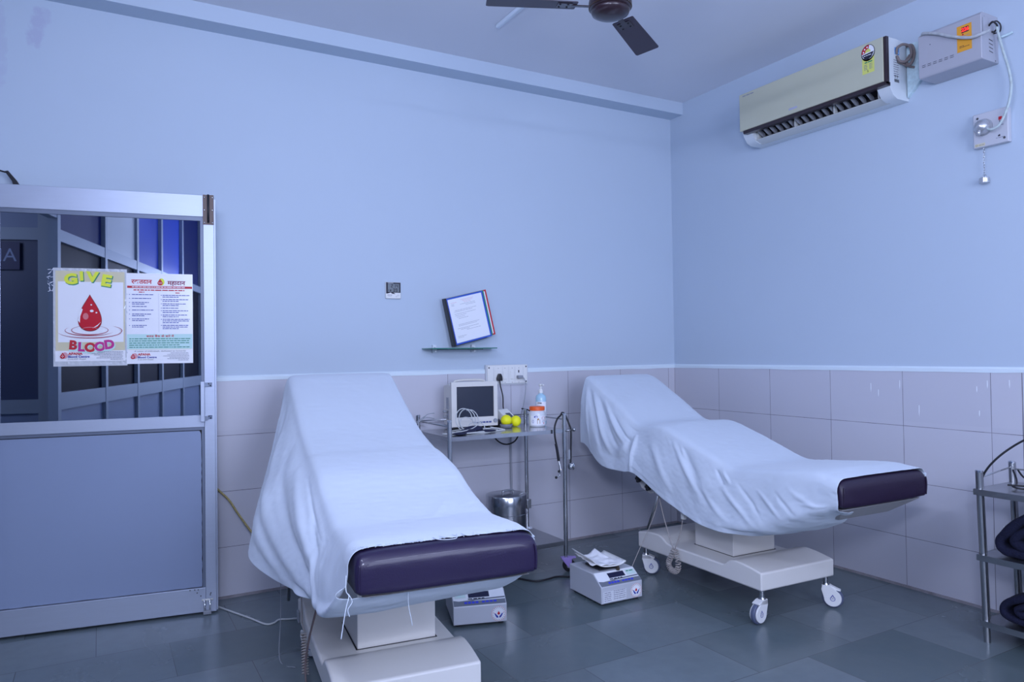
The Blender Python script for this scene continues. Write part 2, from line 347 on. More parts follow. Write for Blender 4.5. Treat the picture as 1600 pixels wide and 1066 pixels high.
# left aluminium partition with a doorway at its far end, glazed above the middle rail
ALU2 = mat('matt_aluminium', (.36, .42, .50), .5, .1)
GLD = mat('dark_glass', (.006, .008, .024), .5, 0, spec=.05)
GLB = mat('blue_film_window', (.02, .05, .36), .5, emit=(.02, .07, .62), estr=.34, spec=.1)  # emission stands in for daylight behind the blue film
GLB2 = mat('dim_blue_film_window', (.010, .020, .13), .5, emit=(.02, .05, .45), estr=.05, spec=.1)  # duller panes: weaker glow in place of daylight
ys = [-.98, -1.78, -2.50, -3.20, -3.95, -4.75, -5.45, YR]
zm, zt = 1.04, 2.0
wl = struct('wall_left', boxes((XL - .05, XL, YR, -.98, 0, .10), (XL - .05, XL, YR, -.98, zm - .04, zm + .06), (XL - .05, XL, -.98, -.04, 2.13, 2.2), (XL - .05, XL, YR, -.98, zt, zt + .07), (XL - .05, XL, YR, 0, 3.08, H),
    *[(XL - .052, XL + .002, y - .022, y + .022, 0, H) for y in ys], (XL - .052, XL + .002, -.06, -.01, 0, H)), ALU2)
BOARD2 = mat('pale_board', (.55, .60, .66), .5)
for i, (a, b) in enumerate(zip(ys, ys[1:])):
    put('lower_board', B(XL - .035, XL - .02, b + .03, a - .03, .10, zm - .04), BOARD, wl)
    put('glass_pane', B(XL - .03, XL - .024, b + .03, a - .03, zm + .06, zt), GLD, wl)
    put('upper_pane', B(XL - .03, XL - .024, b + .03, a - .03, zt + .07, 3.08), GLB2 if i in (0, 4) else GLB, wl)
put('transom_board', B(XL - .022, XL - .014, -2.47, -1.81, 2.07, 3.08), BOARD2, wl)
put('transom_board', B(XL - .028, XL - .02, -.98, -.06, 2.2, 3.08), BOARD, wl)
# passage seen through the doorway (in the door glass): partition with a signed door
ps = struct('wall_passage', boxes((-4.62, -4.36, -1.55, -1.50, 0, 2.6), (-6.5, -6.42, -1.55, -1.50, 0, H), (-6.42, -4.62, -1.55, -1.50, 2.08, 2.16), (-6.42, -4.62, -1.55, -1.50, .95, 1.04), (-6.5, -4.36, -1.55, -1.50, 2.6, H), (-5.6, -5.52, -1.55, -1.5, 0, 2.6)), ALU2)
put('pane', boxes((-5.52, -4.62, -1.53, -1.52, 1.04, 2.08), (-6.42, -5.6, -1.53, -1.52, 1.04, 2.08)), mat('dim_grey_glass', (.07, .09, .17), .4), ps); put('lower_board', B(-6.42, -4.62, -1.53, -1.515, 0, .95), BOARD, ps)
put('upper_board', B(-6.42, -4.62, -1.53, -1.515, 2.16, 2.6), BOARD, ps)
struct('wall_far', B(-6.75, -6.6, YR, .15, 0, H), PAINT)
sg = Print(); sg.rect(-.16, -.09, .16, .09, mat('sign_navy', (.01, .015, .10), .4)); sg.up().text('AM', -.055, 0, .12, mat('sign_letters', (.35, .42, .62), .5)); 
sgo = sg.done('door_sign', None); sgo.location = (-4.885, -1.499, 1.975); sgo.rotation_euler = (PI / 2, 0, PI)
tag(sgo, 'small navy sign on the passage door, seen reflected in the door glass', 'sign')
nt = Print(); nt.rect(-.20, -.16, .20, .16, mat('ink_notice', (.66, .70, .74), .4)); nt.up(); nt.disc(-.165, .045, .02, ink('red', (.55, .012, .03)), .034); nt.text('APANA', -.02, .085, .06, ink('red', (.55, .012, .03)), bold=2, width=.17); nt.text('Blood Centre', .01, .02, .055, ink('blue', (.03, .05, .35)), bold=1.5, width=.25)
for k in range(3): nt.line_of_print(-.10, .14, -.03 - k * .04, .010, ink('blue', (.03, .05, .35)), k)
nto = nt.done('notice', None); nto.matrix_world = Matrix(((0, 0, 1, XL - .0135), (1, 0, 0, -2.14), (0, 1, 0, 2.62), (0, 0, 0, 1)))
tag(nto, 'torn notice seen mirrored at the top of the door glass', 'notice')
tp = boxes((XL - .0125, XL - .011, -2.17, -2.02, 2.42, 2.46)); tag(put('brown_tape', tp, mat('brown_tape', (.35, .20, .10), .4)), 'strip of brown tape under the mirrored notice on the partition', 'tape')
#@@DOOR
# ------------------------------------------------------------------ door leaf, opened against the back wall
DR = -math.radians(9.123)
door = thing('door_1', None, None, (-3.329, -.212, 0), DR); door['kind'] = 'structure'
def dbx(*bs): return boxes(*bs)
XLf = -.955
put('stile', dbx((-.010, .040, 0, .040, .010, 2.126)), ALU, door, bevel=.0015)
put('stile', dbx((XLf, XLf + .05, 0, .040, .010, 2.126)), ALU, door, bevel=.0015)
put('edge_strip', dbx((.040, .047, .018, .05, .012, 2.11)), ALU, door)
put('top_rail', dbx((XLf + .05, -.0105, .001, .039, 2.015, 2.126)), ALU, door, bevel=.0015)
put('middle_rail', dbx((XLf + .05, -.0105, .001, .039, .945, 1.004)), ALU, door, bevel=.0015)
put('bottom_rail', dbx((XLf + .05, -.0105, .001, .039, .012, .134)), ALU, door, bevel=.002)
put('glazing_bead', dbx((XLf + .05, -.0105, .006, .03, 1.995, 2.015), (-.024, -.0105, .006, .03, 1.004, 1.995), (XLf + .05, XLf + .066, .006, .03, 1.004, 1.995)), ALUD, door)
put('lower_bead', dbx((XLf + .05, -.0105, .008, .03, .930, .945), (-.0235, -.0105, .008, .03, .134, .930)), ALUD, door)
MIR = mat('tinted_mirror_glass', (.40, .44, .52), .015, 1.0)
put('glass', dbx((XLf + .066, -.024, .012, .018, 1.004, 1.995)), MIR, door)
pb = bmesh.new(); rr = random.Random(2)
pts = [(XLf + .05, .137)] + [(XLf + .05 + (.885) * k / 40, .1365 + rr.uniform(0, .002)) for k in range(1, 40)] + [(-.0265, .138)] + [(-.0265 + rr.uniform(-.002, .0015), .138 + .79 * k / 40) for k in range(1, 40)] + [(-.031, .918), (-.036, .926), (XLf + .05, .926)]
prism(pts, .012, .02, 'y', pb); put('lower_panel', pb, BOARD, door)
put('dark_gap_sheet', dbx((XLf + .05, -.0236, .021, .029, .1342, .9298)), BLACK, door)  # black sheet behind the panel, its colour stands in for shade in the gap
# tower bolt, handle, bottom latch, stay
bz = mat('bronze_bolt', (.075, .055, .05), .4, .5)
bt = put('tower_bolt', dbx((-.011, .040, -.003, -.0002, 1.975, 2.128)), bz, door)
put('bolt_rod', cyl((.0145, -.009, 1.985), (.0145, -.009, 2.128), .0055, bm=cyl((.0145, -.008, 2.0), (.0145, -.020, 2.0), .004)), BLKP, bt, smooth=True)
sb = bmesh.new()
for x in (-.004, .033):
    for z in (1.986, 2.05, 2.115): sphere((x, -.0035, z), .0035, sb, 10, (1, .5, 1))
put('screw', sb, CHROME, bt, smooth=True)
hb = bmesh.new(); prism([(.008, 0), (.008, -.008), (-.014, -.030), (-.020, -.034), (-.022, -.030), (-.004, -.004), (-.004, 0)], .980, 1.001, 'z', hb); prism([(.008, 0), (.008, -.008), (-.014, -.030), (-.020, -.034), (-.022, -.030), (-.004, -.004), (-.004, 0)], 1.150, 1.171, 'z', hb)
box(hb, -.026, -.008, -.036, -.030, .975, 1.176)
hd = put('handle', hb, ALU, door, bevel=.001)
put('handle_foot', dbx((.004, .026, -.003, -.0002, .984, 1.004), (.004, .026, -.003, -.0002, 1.148, 1.170)), CHROME, hd)
hs = bmesh.new()
for z in (.989, .999, 1.154, 1.164): sphere((.010 if z in (.999, 1.164) else .019, -.0035, z), .003, hs, 8)
put('screw', hs, BLACK, hd)
lt = put('floor_latch', cyl((-.028, -.008, .075), (.024, -.008, .075), .005), WHITEP, door, smooth=True)
lb = cyl((-.015, -.012, .078), (-.015, -.012, .002), .004); cyl((.010, -.012, .078), (.010, -.012, .002), .004, bm=lb)
put('latch_rod', lb, CHROME, lt, smooth=True); put('latch_cup', dbx((-.022, .016, -.02, -.004, .003, .022)), GREYP, lt, bevel=.003)
st = tube([(-.93, .01, 2.20), (-.875, .01, 2.185), (-.855, .005, 2.18)], .004, smooth=3); prism([(-.868, 2.186), (-.855, 2.190), (-.82, 2.145), (-.81, 2.127), (-.835, 2.127), (-.838, 2.14)], .004, .02, 'y', st)
put('stay_arm', st, BLKP, door)
hl = bmesh.new()
for (x, z) in ((-.083, .128), (-.061, .128), (-.045, .127), (.014, .105), (.012, .10), (-.05, .112), (.011, .094), (-.033, .095)): sphere((x, -.0002, z), .0028, hl, 8, (1, .3, 1))
put('rust_spots', hl, mat('rust', (.05, .05, .05), .9), door)
# posters on the glass: local frame of the leaf, x right, y up, z out
DM = Matrix.Translation((-3.329, -.212, 0)) @ Matrix.Rotation(DR, 4, 'Z') @ Matrix(((1, 0, 0, 0), (0, 0, -1, .0115), (0, 1, 0, 0), (0, 0, 0, 1)))
def logo_drop(P, x, y, s, m=I_RED, m2=I_WHT):
    n = 28; pts = []
    for k in range(n):
        a = -PI / 2 + 2 * PI * k / n; q = math.sin(a); rr_ = 1 if q < .0 else 1 - .0 * q
        px_ = math.cos(a) * (1 if q < 0 else (1 - q) ** .75 * 1.0); py_ = q if q < 0 else q * 1.75
        pts.append((x + s * px_, y + s * py_))
    P.poly(pts, m)
GLOSS = mat('poster_film', (.88, .88, .92), .22)
def apana(P, x, y, k=1):
    P.up(); P.disc(x + .009 * k, y + .003, .012 * k, I_PINK, .014 * k); P.up(); logo_drop(P, x, y - .002, .0105 * k); P.up(); P.rect(x - .006 * k, y - .0025, x + .006 * k, y - .0005, I_WHT); P.rect(x - .001 * k, y - .008, x + .001 * k, y - .0045, I_WHT); P.rect(x - .001 * k, y + .003, x + .001 * k, y + .007, I_WHT)
    P.text('APANA', x + .022 * k, y + .010, .0155 * k, I_RED, bold=2, align='l', width=.058 * k); P.text('Blood Centre', x + .022 * k, y - .004, .0135 * k, I_BLUE, bold=1.5, align='l', width=.086 * k)
    P.text('A unit of S.P. Hospital', x + .022 * k, y - .0155, .0062 * k, I_BLK, align='l', width=.07 * k)
def poster1():
    W_, H_ = .303, .458; P = Print(); x0, y0 = -.668, 1.276
    M = DM @ Matrix.Translation((x0 + W_ / 2, y0 + H_ / 2, 0))
    o = thing('poster', 'GIVE BLOOD poster with a big red drop, in crinkled plastic on the door glass', 'poster', M=M)
    put('sleeve', B(-W_ / 2 - .006, W_ / 2 + .006, -H_ / 2 - .012, H_ / 2 + .004, -.0006, .0012), mat('plastic_sleeve', (.60, .62, .66), .18, coat=1, bump=.6, bscale=35), o)
    P.z = .0016
    P.rect(-W_ / 2 + .004, -H_ / 2 + .012, W_ / 2 - .004, H_ / 2 - .010, I_CREAM)
    P.up().rect(-W_ / 2 + .014, -.165 + .04, W_ / 2 - .010, .168, GLOSS); P.rect(-W_ / 2 + .002, -H_ / 2 + .012, W_ / 2 - .002, -.166, GLOSS)
    # lettering on an arc
    for i, (ch, x, y, r, s) in enumerate((('G', -.083, .178, .10, .066), ('I', -.038, .193, .04, .058), ('V', .008, .190, -.05, .064), ('E', .067, .173, -.17, .072))):
        P.up(.0002).text(ch, x + .003, y - .004, s, I_GRN, bold=4, rot=r, sx=1.15); P.up(.0002).text(ch, x, y, s, I_YEL, bold=3.2, rot=r, sx=1.15)
    # drop
    P.up(); R = .053; cx, cy = -.003, .020
    def drop(R, mt, k=1, dx=0, dy=0):
        R *= 1.2; dy += -.004
        n = 60; pts = []
        for i in range(n):
            a = 2 * PI * i / n; sx_ = math.sin(a) * math.sin(a / 2) ** 1.35; pts.append((cx + dx + R * 1.08 * sx_, cy + dy + R * (.02 + 1.38 * math.cos(a)) ))
        P.poly(pts, mt)
    drop(.0545, mat('ink_dark_red', (.22, .005, .015), .3)); P.up(); drop(.0515, mat('ink_blood', (.58, .012, .03), .25), dy=-.0005); P.up()
    P.poly([(cx - .030, cy + .014), (cx - .036, cy + .018), (cx - .048, cy - .012), (cx - .050, cy - .040), (cx - .043, cy - .052), (cx - .041, cy - .02)], I_WHT)
    P.disc(cx + .008, cy + .006, .008, I_WHT, .006); P.disc(cx + .028, cy - .002, .004, I_WHT, .0035); P.disc(cx + .006, cy + .036, .0035, I_WHT)
    P.poly([(cx + .010, cy - .078), (cx + .032, cy - .068), (cx + .048, cy - .046), (cx + .034, cy - .060)], I_WHT)
    P.disc(cx - .018, cy - .020, .012, mat('ink_mid_red', (.70, .20, .22), .3), .016)
    DRR = mat('ink_ring_red', (.35, .01, .04), .4)
    P.up().ring(cx, cy - .095, .135, .030, .004, DRR, PI * 1.02, PI * 2.15, taper=True); P.ring(cx, cy - .088, .105, .026, .004, DRR, PI * .80, PI * 1.9, taper=True)
    P.ring(cx, cy - .087, .078, .022, .004, DRR, PI * .55, PI * 2.4, taper=True); P.ring(cx, cy - .085, .035, .012, .002, I_PINK, 0, PI, taper=True); P.ring(cx + .02, cy - .09, .118, .03, .003, DRR, -.6, .9, taper=True)
    for i, (ch, x, y, r) in enumerate((('B', -.075, -.141, -.10), ('L', -.040, -.150, -.04), ('O', -.002, -.153, .0), ('O', .040, -.149, .05), ('D', .080, -.139, .12))):
        P.up(.0002).text(ch, x + .002, y - .005, .060, I_TEAL, bold=5, rot=r); P.up(.0002).text(ch, x, y, .058, I_RED if i in (0, 2) else I_MAG, bold=3, rot=r)
    apana(P, -.118, -.191, 1.05)
    P.up()
    for k in range(6): P.line_of_print(.14 - (.11, .135, .125, .10, .115, .055)[k], .14, -.174 - .0072 * k, .0022, I_GREY, k)
    P.done('artwork', o)
    cr_ = bmesh.new(); r_ = random.Random(9)
    for k in range(26):
        x = -W_ / 2 - .004 + r_.uniform(-.022, .004) if k < 16 else W_ / 2 + r_.uniform(-.004, .006); y = r_.uniform(-.19, .2) if k >= 16 else r_.uniform(.12, .23)
        a = r_.uniform(0, PI); l = r_.uniform(.004, .012); vs = [cr_.verts.new((x + l * math.cos(a + q) * s_, y + l * math.sin(a + q) * s_, .003 + r_.uniform(-.0015, .0015))) for q, s_ in ((0, 1), (.5, .6), (PI, 1), (PI + .5, .6))]; cr_.faces.new(vs)
    tag(put('loose_plastic', cr_, mat('crinkled_film', (.62, .66, .75), .12, coat=1), o), kind='stuff')
poster1()
def poster2():
    W_, H_ = .300, .449; P = Print(); x0, y0 = -.362, 1.271; M = DM @ Matrix.Translation((x0 + W_ / 2, y0 + H_ / 2, .0002))
    o = thing('poster', 'white Hindi blood donation notice in columns of small print, right of the red drop poster', 'poster', M=M)
    put('board', B(-W_ / 2, W_ / 2, -H_ / 2, H_ / 2, -.0004, .0018), GLOSS, o); P.z = .0022
    P.text('रकतदान', -.082, .182, .030, I_RED, bold=1.6, width=.092); P.text('महादान', .075, .178, .030, mat('ink_maroon', (.25, .01, .05), .5), bold=1.6, width=.082)
    P.disc(.007, .183, .014, I_YEL, .018); P.up(); logo_drop(P, .001, .178, .0125); P.up(); P.rect(-.008, .1765, .010, .1790, I_WHT)
    P.rect(-W_ / 2 + .004, .151, W_ / 2 - .002, .162, I_RED); P.up(); P.line_of_print(-.125, .12, .1545, .004, I_WHT, 3)
    P.line_of_print(-.118, .112, .139, .005, I_RED, 4); P.line_of_print(-.095, -.07, .129, .004, I_RED, 5); P.line_of_print(.07, .09, .127, .004, I_RED, 6)
    P.rect(-.006, -.07, -.0054, .125, I_GREY)
    for k, (y, n2) in enumerate(((.117, 1), (.098, 1), (.078, 2), (.058, 1), (.040, 1), (.020, 2), (-.004, 2), (-.036, 2))):
        for j in range(n2):
            P.line_of_print(-.138, -.134, y, .003, I_BLUE, k) if j == 0 else None
            P.line_of_print(-.125, -.03 - (.04 if j else .01 * (k % 4)), y - .008 * j, .0034, I_BLUE, 10 + k * 3 + j)
    y = .115
    for k, n2 in enumerate((2, 2, 2, 1, 2, 2, 3, 3)):
        P.line_of_print(.004, .008, y, .003, I_BLUE, k)
        for j in range(n2): P.line_of_print(.012, .135 - (.05 if j == n2 - 1 else .006 * (k % 3)), y, .0034, I_BLUE, 60 + k * 5 + j); y -= .0085
        y -= .0045
    P.rect(-W_ / 2 + .002, -.152, W_ / 2 - .002, -.078, I_TEAL); P.up(); P.text('बलड बैंक के बारे में', -.0, -.089, .014, I_RED, bold=1.2, width=.125)
    for k in range(5): P.line_of_print(-.138, .138 - (0 if k in (0, 1, 2) else .05 if k == 3 else .004), -.103 - .0105 * k, .004, I_GRN, 90 + k)
    P.rect(-.14, -.1535, .142, -.1528, I_YEL); P.text('A vision of individuals, dedicated to humanity', .0, -.163, .0085, I_BLK, shear=.3, width=.235)
    apana(P, -.122, -.189, .98)
    P.up()
    for k in range(6): P.line_of_print(.132 - (.085, .10, .118, .09, .10, .05)[k], .132, -.174 - .0072 * k, .0022, I_GREY, 30 + k)
    P.done('print', o)
poster2()
#@@BEDS
# ------------------------------------------------------------------ beds
def interp(tab, s):
    """smooth Catmull-Rom interpolation of rows (s, v...)"""
    ks = [r[0] for r in tab]; s = max(ks[0], min(ks[-1], s)); i = 0
    while i < len(ks) - 2 and s > ks[i + 1]: i += 1
    a, b = tab[i], tab[i + 1]; h = b[0] - a[0]; t = (s - a[0]) / h
    pa = tab[max(0, i - 1)]; nb = tab[min(len(tab) - 1, i + 2)]; out = []
    for k in range(1, len(a)):
        m0 = (b[k] - pa[k]) / (b[0] - pa[0]); m1 = (nb[k] - a[k]) / (nb[0] - a[0])
        t2, t3 = t * t, t ** 3
        out.append((2 * t3 - 3 * t2 + 1) * a[k] + (t3 - 2 * t2 + t) * h * m0 + (-2 * t3 + 3 * t2) * b[k] + (t3 - t2) * h * m1)
    return out
def bed(label, foot, head, prof, base_dx, base_ds, pm, Ls):
    f = Vector((*foot, 0)); h = Vector((*head, 0)); a = (h - f).normalized(); rz = math.atan2(-a.x, a.y)
    t = thing('donor_couch', label, 'couch', f, rz)
    hw = .283; T = .125
    bm = bmesh.new(); rings = []; N = 64; L = Ls; st = [0, .004, .012, .022, .035] + [.035 + (L - .07) * k / N for k in range(1, N)] + [L - .035, L - .012, L]
    for s in st:
        e = {0: .012, .004: .005, L: .02, L - .012: .006}.get(s, 0); et = {0: .042, .004: .026, .012: .012, .022: .005, .035: .001}.get(s, e); tw_ = 1 - .065 * max(0, (s - .9) / .95); zt = interp(prof, s)[0] - et; zb = interp(prof, s)[0] - T + e; w_ = hw * tw_ - e; r = .03
        sec = [(-w_ + r * .1, zb), (w_ - r * .1, zb), (w_, zb + r * .3), (w_ + .002, (zt + zb) / 2), (w_, zt - r), (w_ - r * .3, zt - r * .3), (w_ - r, zt), (w_ * .5, zt + .002), (0, zt + .003), (-w_ * .5, zt + .002), (-w_ + r, zt), (-w_ + r * .3, zt - r * .3), (-w_, zt - r), (-w_ - .002, (zt + zb) / 2), (-w_, zb + r * .3)]
        rings.append([bm.verts.new((x, s, z)) for x, z in sec])
    for A, C in zip(rings, rings[1:]):
        for k in range(len(A)): bm.faces.new((A[k], A[(k + 1) % len(A)], C[(k + 1) % len(A)], C[k]))
    bm.faces.new(rings[0]); bm.faces.new(rings[-1][::-1])
    mt = put('mattress', bm, pm, t, smooth=True, sub=1)
    z0 = interp(prof, 0)[0]
    for g in (-1, 1): put('piping', tube([(g * (hw - .010), .004, z0 - T + .014), (g * (hw - .009), .001, z0 - T * .5), (g * (hw - .012), .003, z0 - .032)], .0032, smooth=4), pm, mt, smooth=True)
    # leg rest shell, back shell and motor housing under the cushions
    dp = .062 if base_ds == 0 else .028; zz_ = z0 - T - .003; ze = interp(prof, .55)[0] - T - .003; lb = bmesh.new()
    vs = [lb.verts.new(q) for q in ((-.262, .02, zz_), (.262, .02, zz_), (.262, .55, ze), (-.262, .55, ze), (-.20, .09, zz_ - dp), (.13, .09, zz_ - dp), (.20, .55, ze - .05), (-.20, .55, ze - .05))]
    for q in ((0, 1, 2, 3), (7, 6, 5, 4), (0, 4, 5, 1), (1, 5, 6, 2), (2, 6, 7, 3), (3, 7, 4, 0)): lb.faces.new([vs[k] for k in q])
    put('leg_rest_shell', lb, mat('shell_grey_paint', (.34, .33, .34), .5), t, bevel=.004)
    q = [(s, interp(prof, s)[0] - T - .004) for s in (1.36, 1.5, 1.7, Ls - .05)]; put('back_shell', prism(q + [(s, z - .02) for s, z in q[::-1]], -.22, .22, 'x'), CREAM, t, bevel=.003)
    put('motor_housing', prism([(.60, .56), (1.33, .60), (1.42, .56), (1.40, .475), (1.30, .465), (.62, .50)], -.21, .21, 'x'), CREAM, t, bevel=.006)
    # base
    x0, x1 = -.277 + base_dx, .222 + base_dx; d = base_ds
    top = [(.46, .242)] + [(.46 + .17 * k / 8, .242 + .022 * math.sin(PI / 2 * k / 8) - 0 * k) for k in range(1, 9)] + [(.665, .258), (.70, .232), (.72, .226), (1.12, .226), (1.15, .232), (1.19, .256), (1.22, .264), (1.30, .262), (1.405, .244)]
    pts = [(s + d, z) for s, z in top] + [(1.405 + d, .157), (.46 + d, .157)]
    bs = put('base', prism(pts, x0, x1, 'x'), CREAM, t, bevel=.008, seg=3)
    cl = put('column', boxes((-.14 + base_dx - (.0), .156 + base_dx, .78 + d, 1.07 + d, .222, .58)), CREAM, t, bevel=.004)
    put('column_gasket', boxes((-.145 + base_dx, .161 + base_dx, .775 + d, 1.075 + d, .2235, .2275)), BLACK, t)
    CW = mat('caster_white', (.80, .80, .80), .35); TY = mat('caster_tyre', (.10, .12, .20), .5)
    for i, (sx, sy) in enumerate(((-.245, .49), (.195, .49), (-.245, 1.375), (.195, 1.375))):
        x, y = sx + base_dx, sy + d; ang = (3.32, -.93, -.8, -.8)[i]
        k = link(bpy.data.objects.new('caster', None)); k.parent = t; k.location = (x, y, 0); k.rotation_euler = (0, 0, ang); k.empty_display_size = .05
        # wheel axis along local y, trail along local x
        tr = .032; Rw = .05
        put('stem', cyl((0, 0, .118), (0, 0, .158), .012, bm=lathe([(.017, .108), (.019, .113), (.017, .120)], 20)), STEEL, k, smooth=False)
        put('wheel', lathe([(.03, -.010), (Rw - .004, -.011), (Rw, -.006), (Rw, .006), (Rw - .004, .011), (.03, .010)], 32, (tr, 0, Rw), 'y'), TY, k, smooth=False)
        hp = [(tr + .043 * math.cos(q_), Rw + .003 + .043 * math.sin(q_)) for q_ in [(-.8 + 3.3 * j / 14) for j in range(15)]] + [(-.018, .085), (-.020, .105), (.0, .112), (.02, .110)][0:3] + []
        hp = [(tr + .041 * math.cos(a_), Rw + .041 * math.sin(a_)) for a_ in [PI * (-1.0 + 1.35 * j / 16) for j in range(17)]] + [(.022, .112), (-.016, .112), (-.020, .09)]
        for sgn in (-1, 1): put('side_cover', prism(hp, sgn * .0115, sgn * .020, 'y'), CW, k, bevel=.002)
        put('fork_cap', prism([(-.018, .084), (-.018, .113), (.020, .113), (.045, .102), (.070, .092), (.068, .086), (.02, .092)], -.013, .013, 'y') if i % 2 else prism([(-.018, .088), (-.018, .113), (.020, .113), (.052, .101), (.05, .094)], -.02, .02, 'y'), CW, k, bevel=.002)
        for sgn in (-1, 1):
            P = Print(); P.ring(0, -.002, .011, .011, .0025, I_BLUE, n=24); P.poly([(-.0095, .004), (.0095, .004), (0, .019)], I_BLUE); P.up(.0002).poly([(-.006, .002), (.006, .002), (0, .013)], CW); P.disc(0, -.002, .0085, CW); P.up(.0002).text('DESO', 0, -.002, .008, I_BLUE, width=.014)
            o = P.done('wheel_emblem', k); o.location = (tr, sgn * .0201, Rw); o.rotation_euler = (PI / 2, 0, 0 if sgn < 0 else PI)
    return t
prof2 = [(0, .748), (.15, .753), (.32, .738), (.54, .714), (.625, .706), (.84, .765), (1.02, .824), (1.17, .868), (1.30, .862), (1.42, .868), (1.685, 1.008), (1.93, 1.128)]
prof1 = [(0, .738), (.12, .736), (.38, .722), (.546, .745), (.73, .812), (.95, .862), (1.12, .885), (1.3, .935), (1.51, 1.022), (1.86, 1.188)]
bed2 = bed('donor couch in the tiled corner, on white casters, dark purple foot end', (-.84, -2.25), (-.766, -.35), prof2, 0, 0, DPURPLE, 1.93)
bed1 = bed('large foreground donor couch with a glossy purple cushion end', (-2.9, -2.23), (-2.70, -.5), prof1, -.022, -.158, PURPLE, 1.86)
kb = lathe([(.020, 0), (.022, .006), (.018, .022), (.008, .026)], 16, (-.238, 1.43, .555), 'x'); 
def knob(t, y, z, x=-.212):
    bm = bmesh.new(); n = 20
    for k in range(5): sphere((x - .018, y + .014 * math.cos(2 * PI * k / 5), z + .014 * math.sin(2 * PI * k / 5)), .010, bm, 10, (1.2, 1, 1))
    cyl((x + .01, y, z), (x - .028, y, z), .012, bm=bm); return put('clamp_knob', bm, BLKP, t, smooth=True)
kb.free()
put('clamp_plate', prism([(1.28, .50), (1.46, .62), (1.50, .60), (1.42, .49), (1.34, .47)], -.235, -.212, 'x'), CREAM, bed2, bevel=.003)
knob(bed2, 1.425, .545, -.236); knob(bed2, 1.335, .510, -.236)
put('drip_rod', cyl((-.30, 1.165, .53), (-.30, 1.283, .285), .008), STEELD, bed2, smooth=True)
c2 = tube([(-.29, 1.18, .53), (-.30, 1.175, .49), (-.30, 1.13, .36), (-.30, 1.063, .225)], .003, 6)
tube([(-.30, 1.05, .225), (-.30, 1.0, .33), (-.30, .975, .425), (-.29, .95, .47)], .003, 6, bm=c2)
ax = [(-.30, 1.055, .222), (-.302, 1.085, .17), (-.304, 1.10, .135), (-.305, 1.075, .108), (-.304, 1.035, .112), (-.302, 1.022, .15), (-.30, 1.05, .222)]
tube(helix(None, None, .014, 24, 12, ax), .0025, 6, 0, bm=c2); put('coil_cord', c2, BEIGEC, bed2, smooth=True)
put('hand_control', boxes((-.312, -.290, .962, .985, .40, .455)), OFFP, bed2, bevel=.003)
put('thin_cord', tube([(-.295, 1.18, .5), (-.31, 1.20, .40), (-.33, 1.235, .30), (-.36, 1.27, .20), (-.42, 1.27, .10), (-.50, 1.24, .006), (-.56, 1.2, .006)], .002, 6), BEIGEC, bed2, smooth=True)
# cords of the near couch
put('drip_rod', cyl((-.30, 1.50, .52), (-.30, 1.62, .12), .008), STEELD, bed1, smooth=True)
put('coil_cord', tube([(-.30, 1.10, .50), (-.302, 1.10, .35), (-.305, 1.05, .20)], .003, 6, bm=tube(helix((-.305, .98, .185), (-.31, .92, .045), .012, 15, 12), .0028, 6, 0, bm=tube([(-.305, 1.05, .20), (-.305, .985, .192)], .003, 6))), BEIGEC, bed1, smooth=True)
put('hanging_cord', tube([(-.27, .70, .46), (-.30, .69, .36), (-.315, .78, .22), (-.325, .80, .12), (-.33, .72, .05), (-.35, .66, .007), (-.42, .60, .007)], .004, 6), mat('brown_cord', (.16, .12, .12), .5), bed1, smooth=True)
put('thin_cord', tube([(-.34, 1.42, .50), (-.35, 1.45, .3), (-.36, 1.38, .12), (-.38, 1.2, .006), (-.33, 1.1, .006)], .0018, 6), GREYC, bed1, smooth=True)
put('cord_grommet', boxes((-.308, -.299, 1.17, 1.215, .16, .205)), GREYP, bed1, bevel=.003)

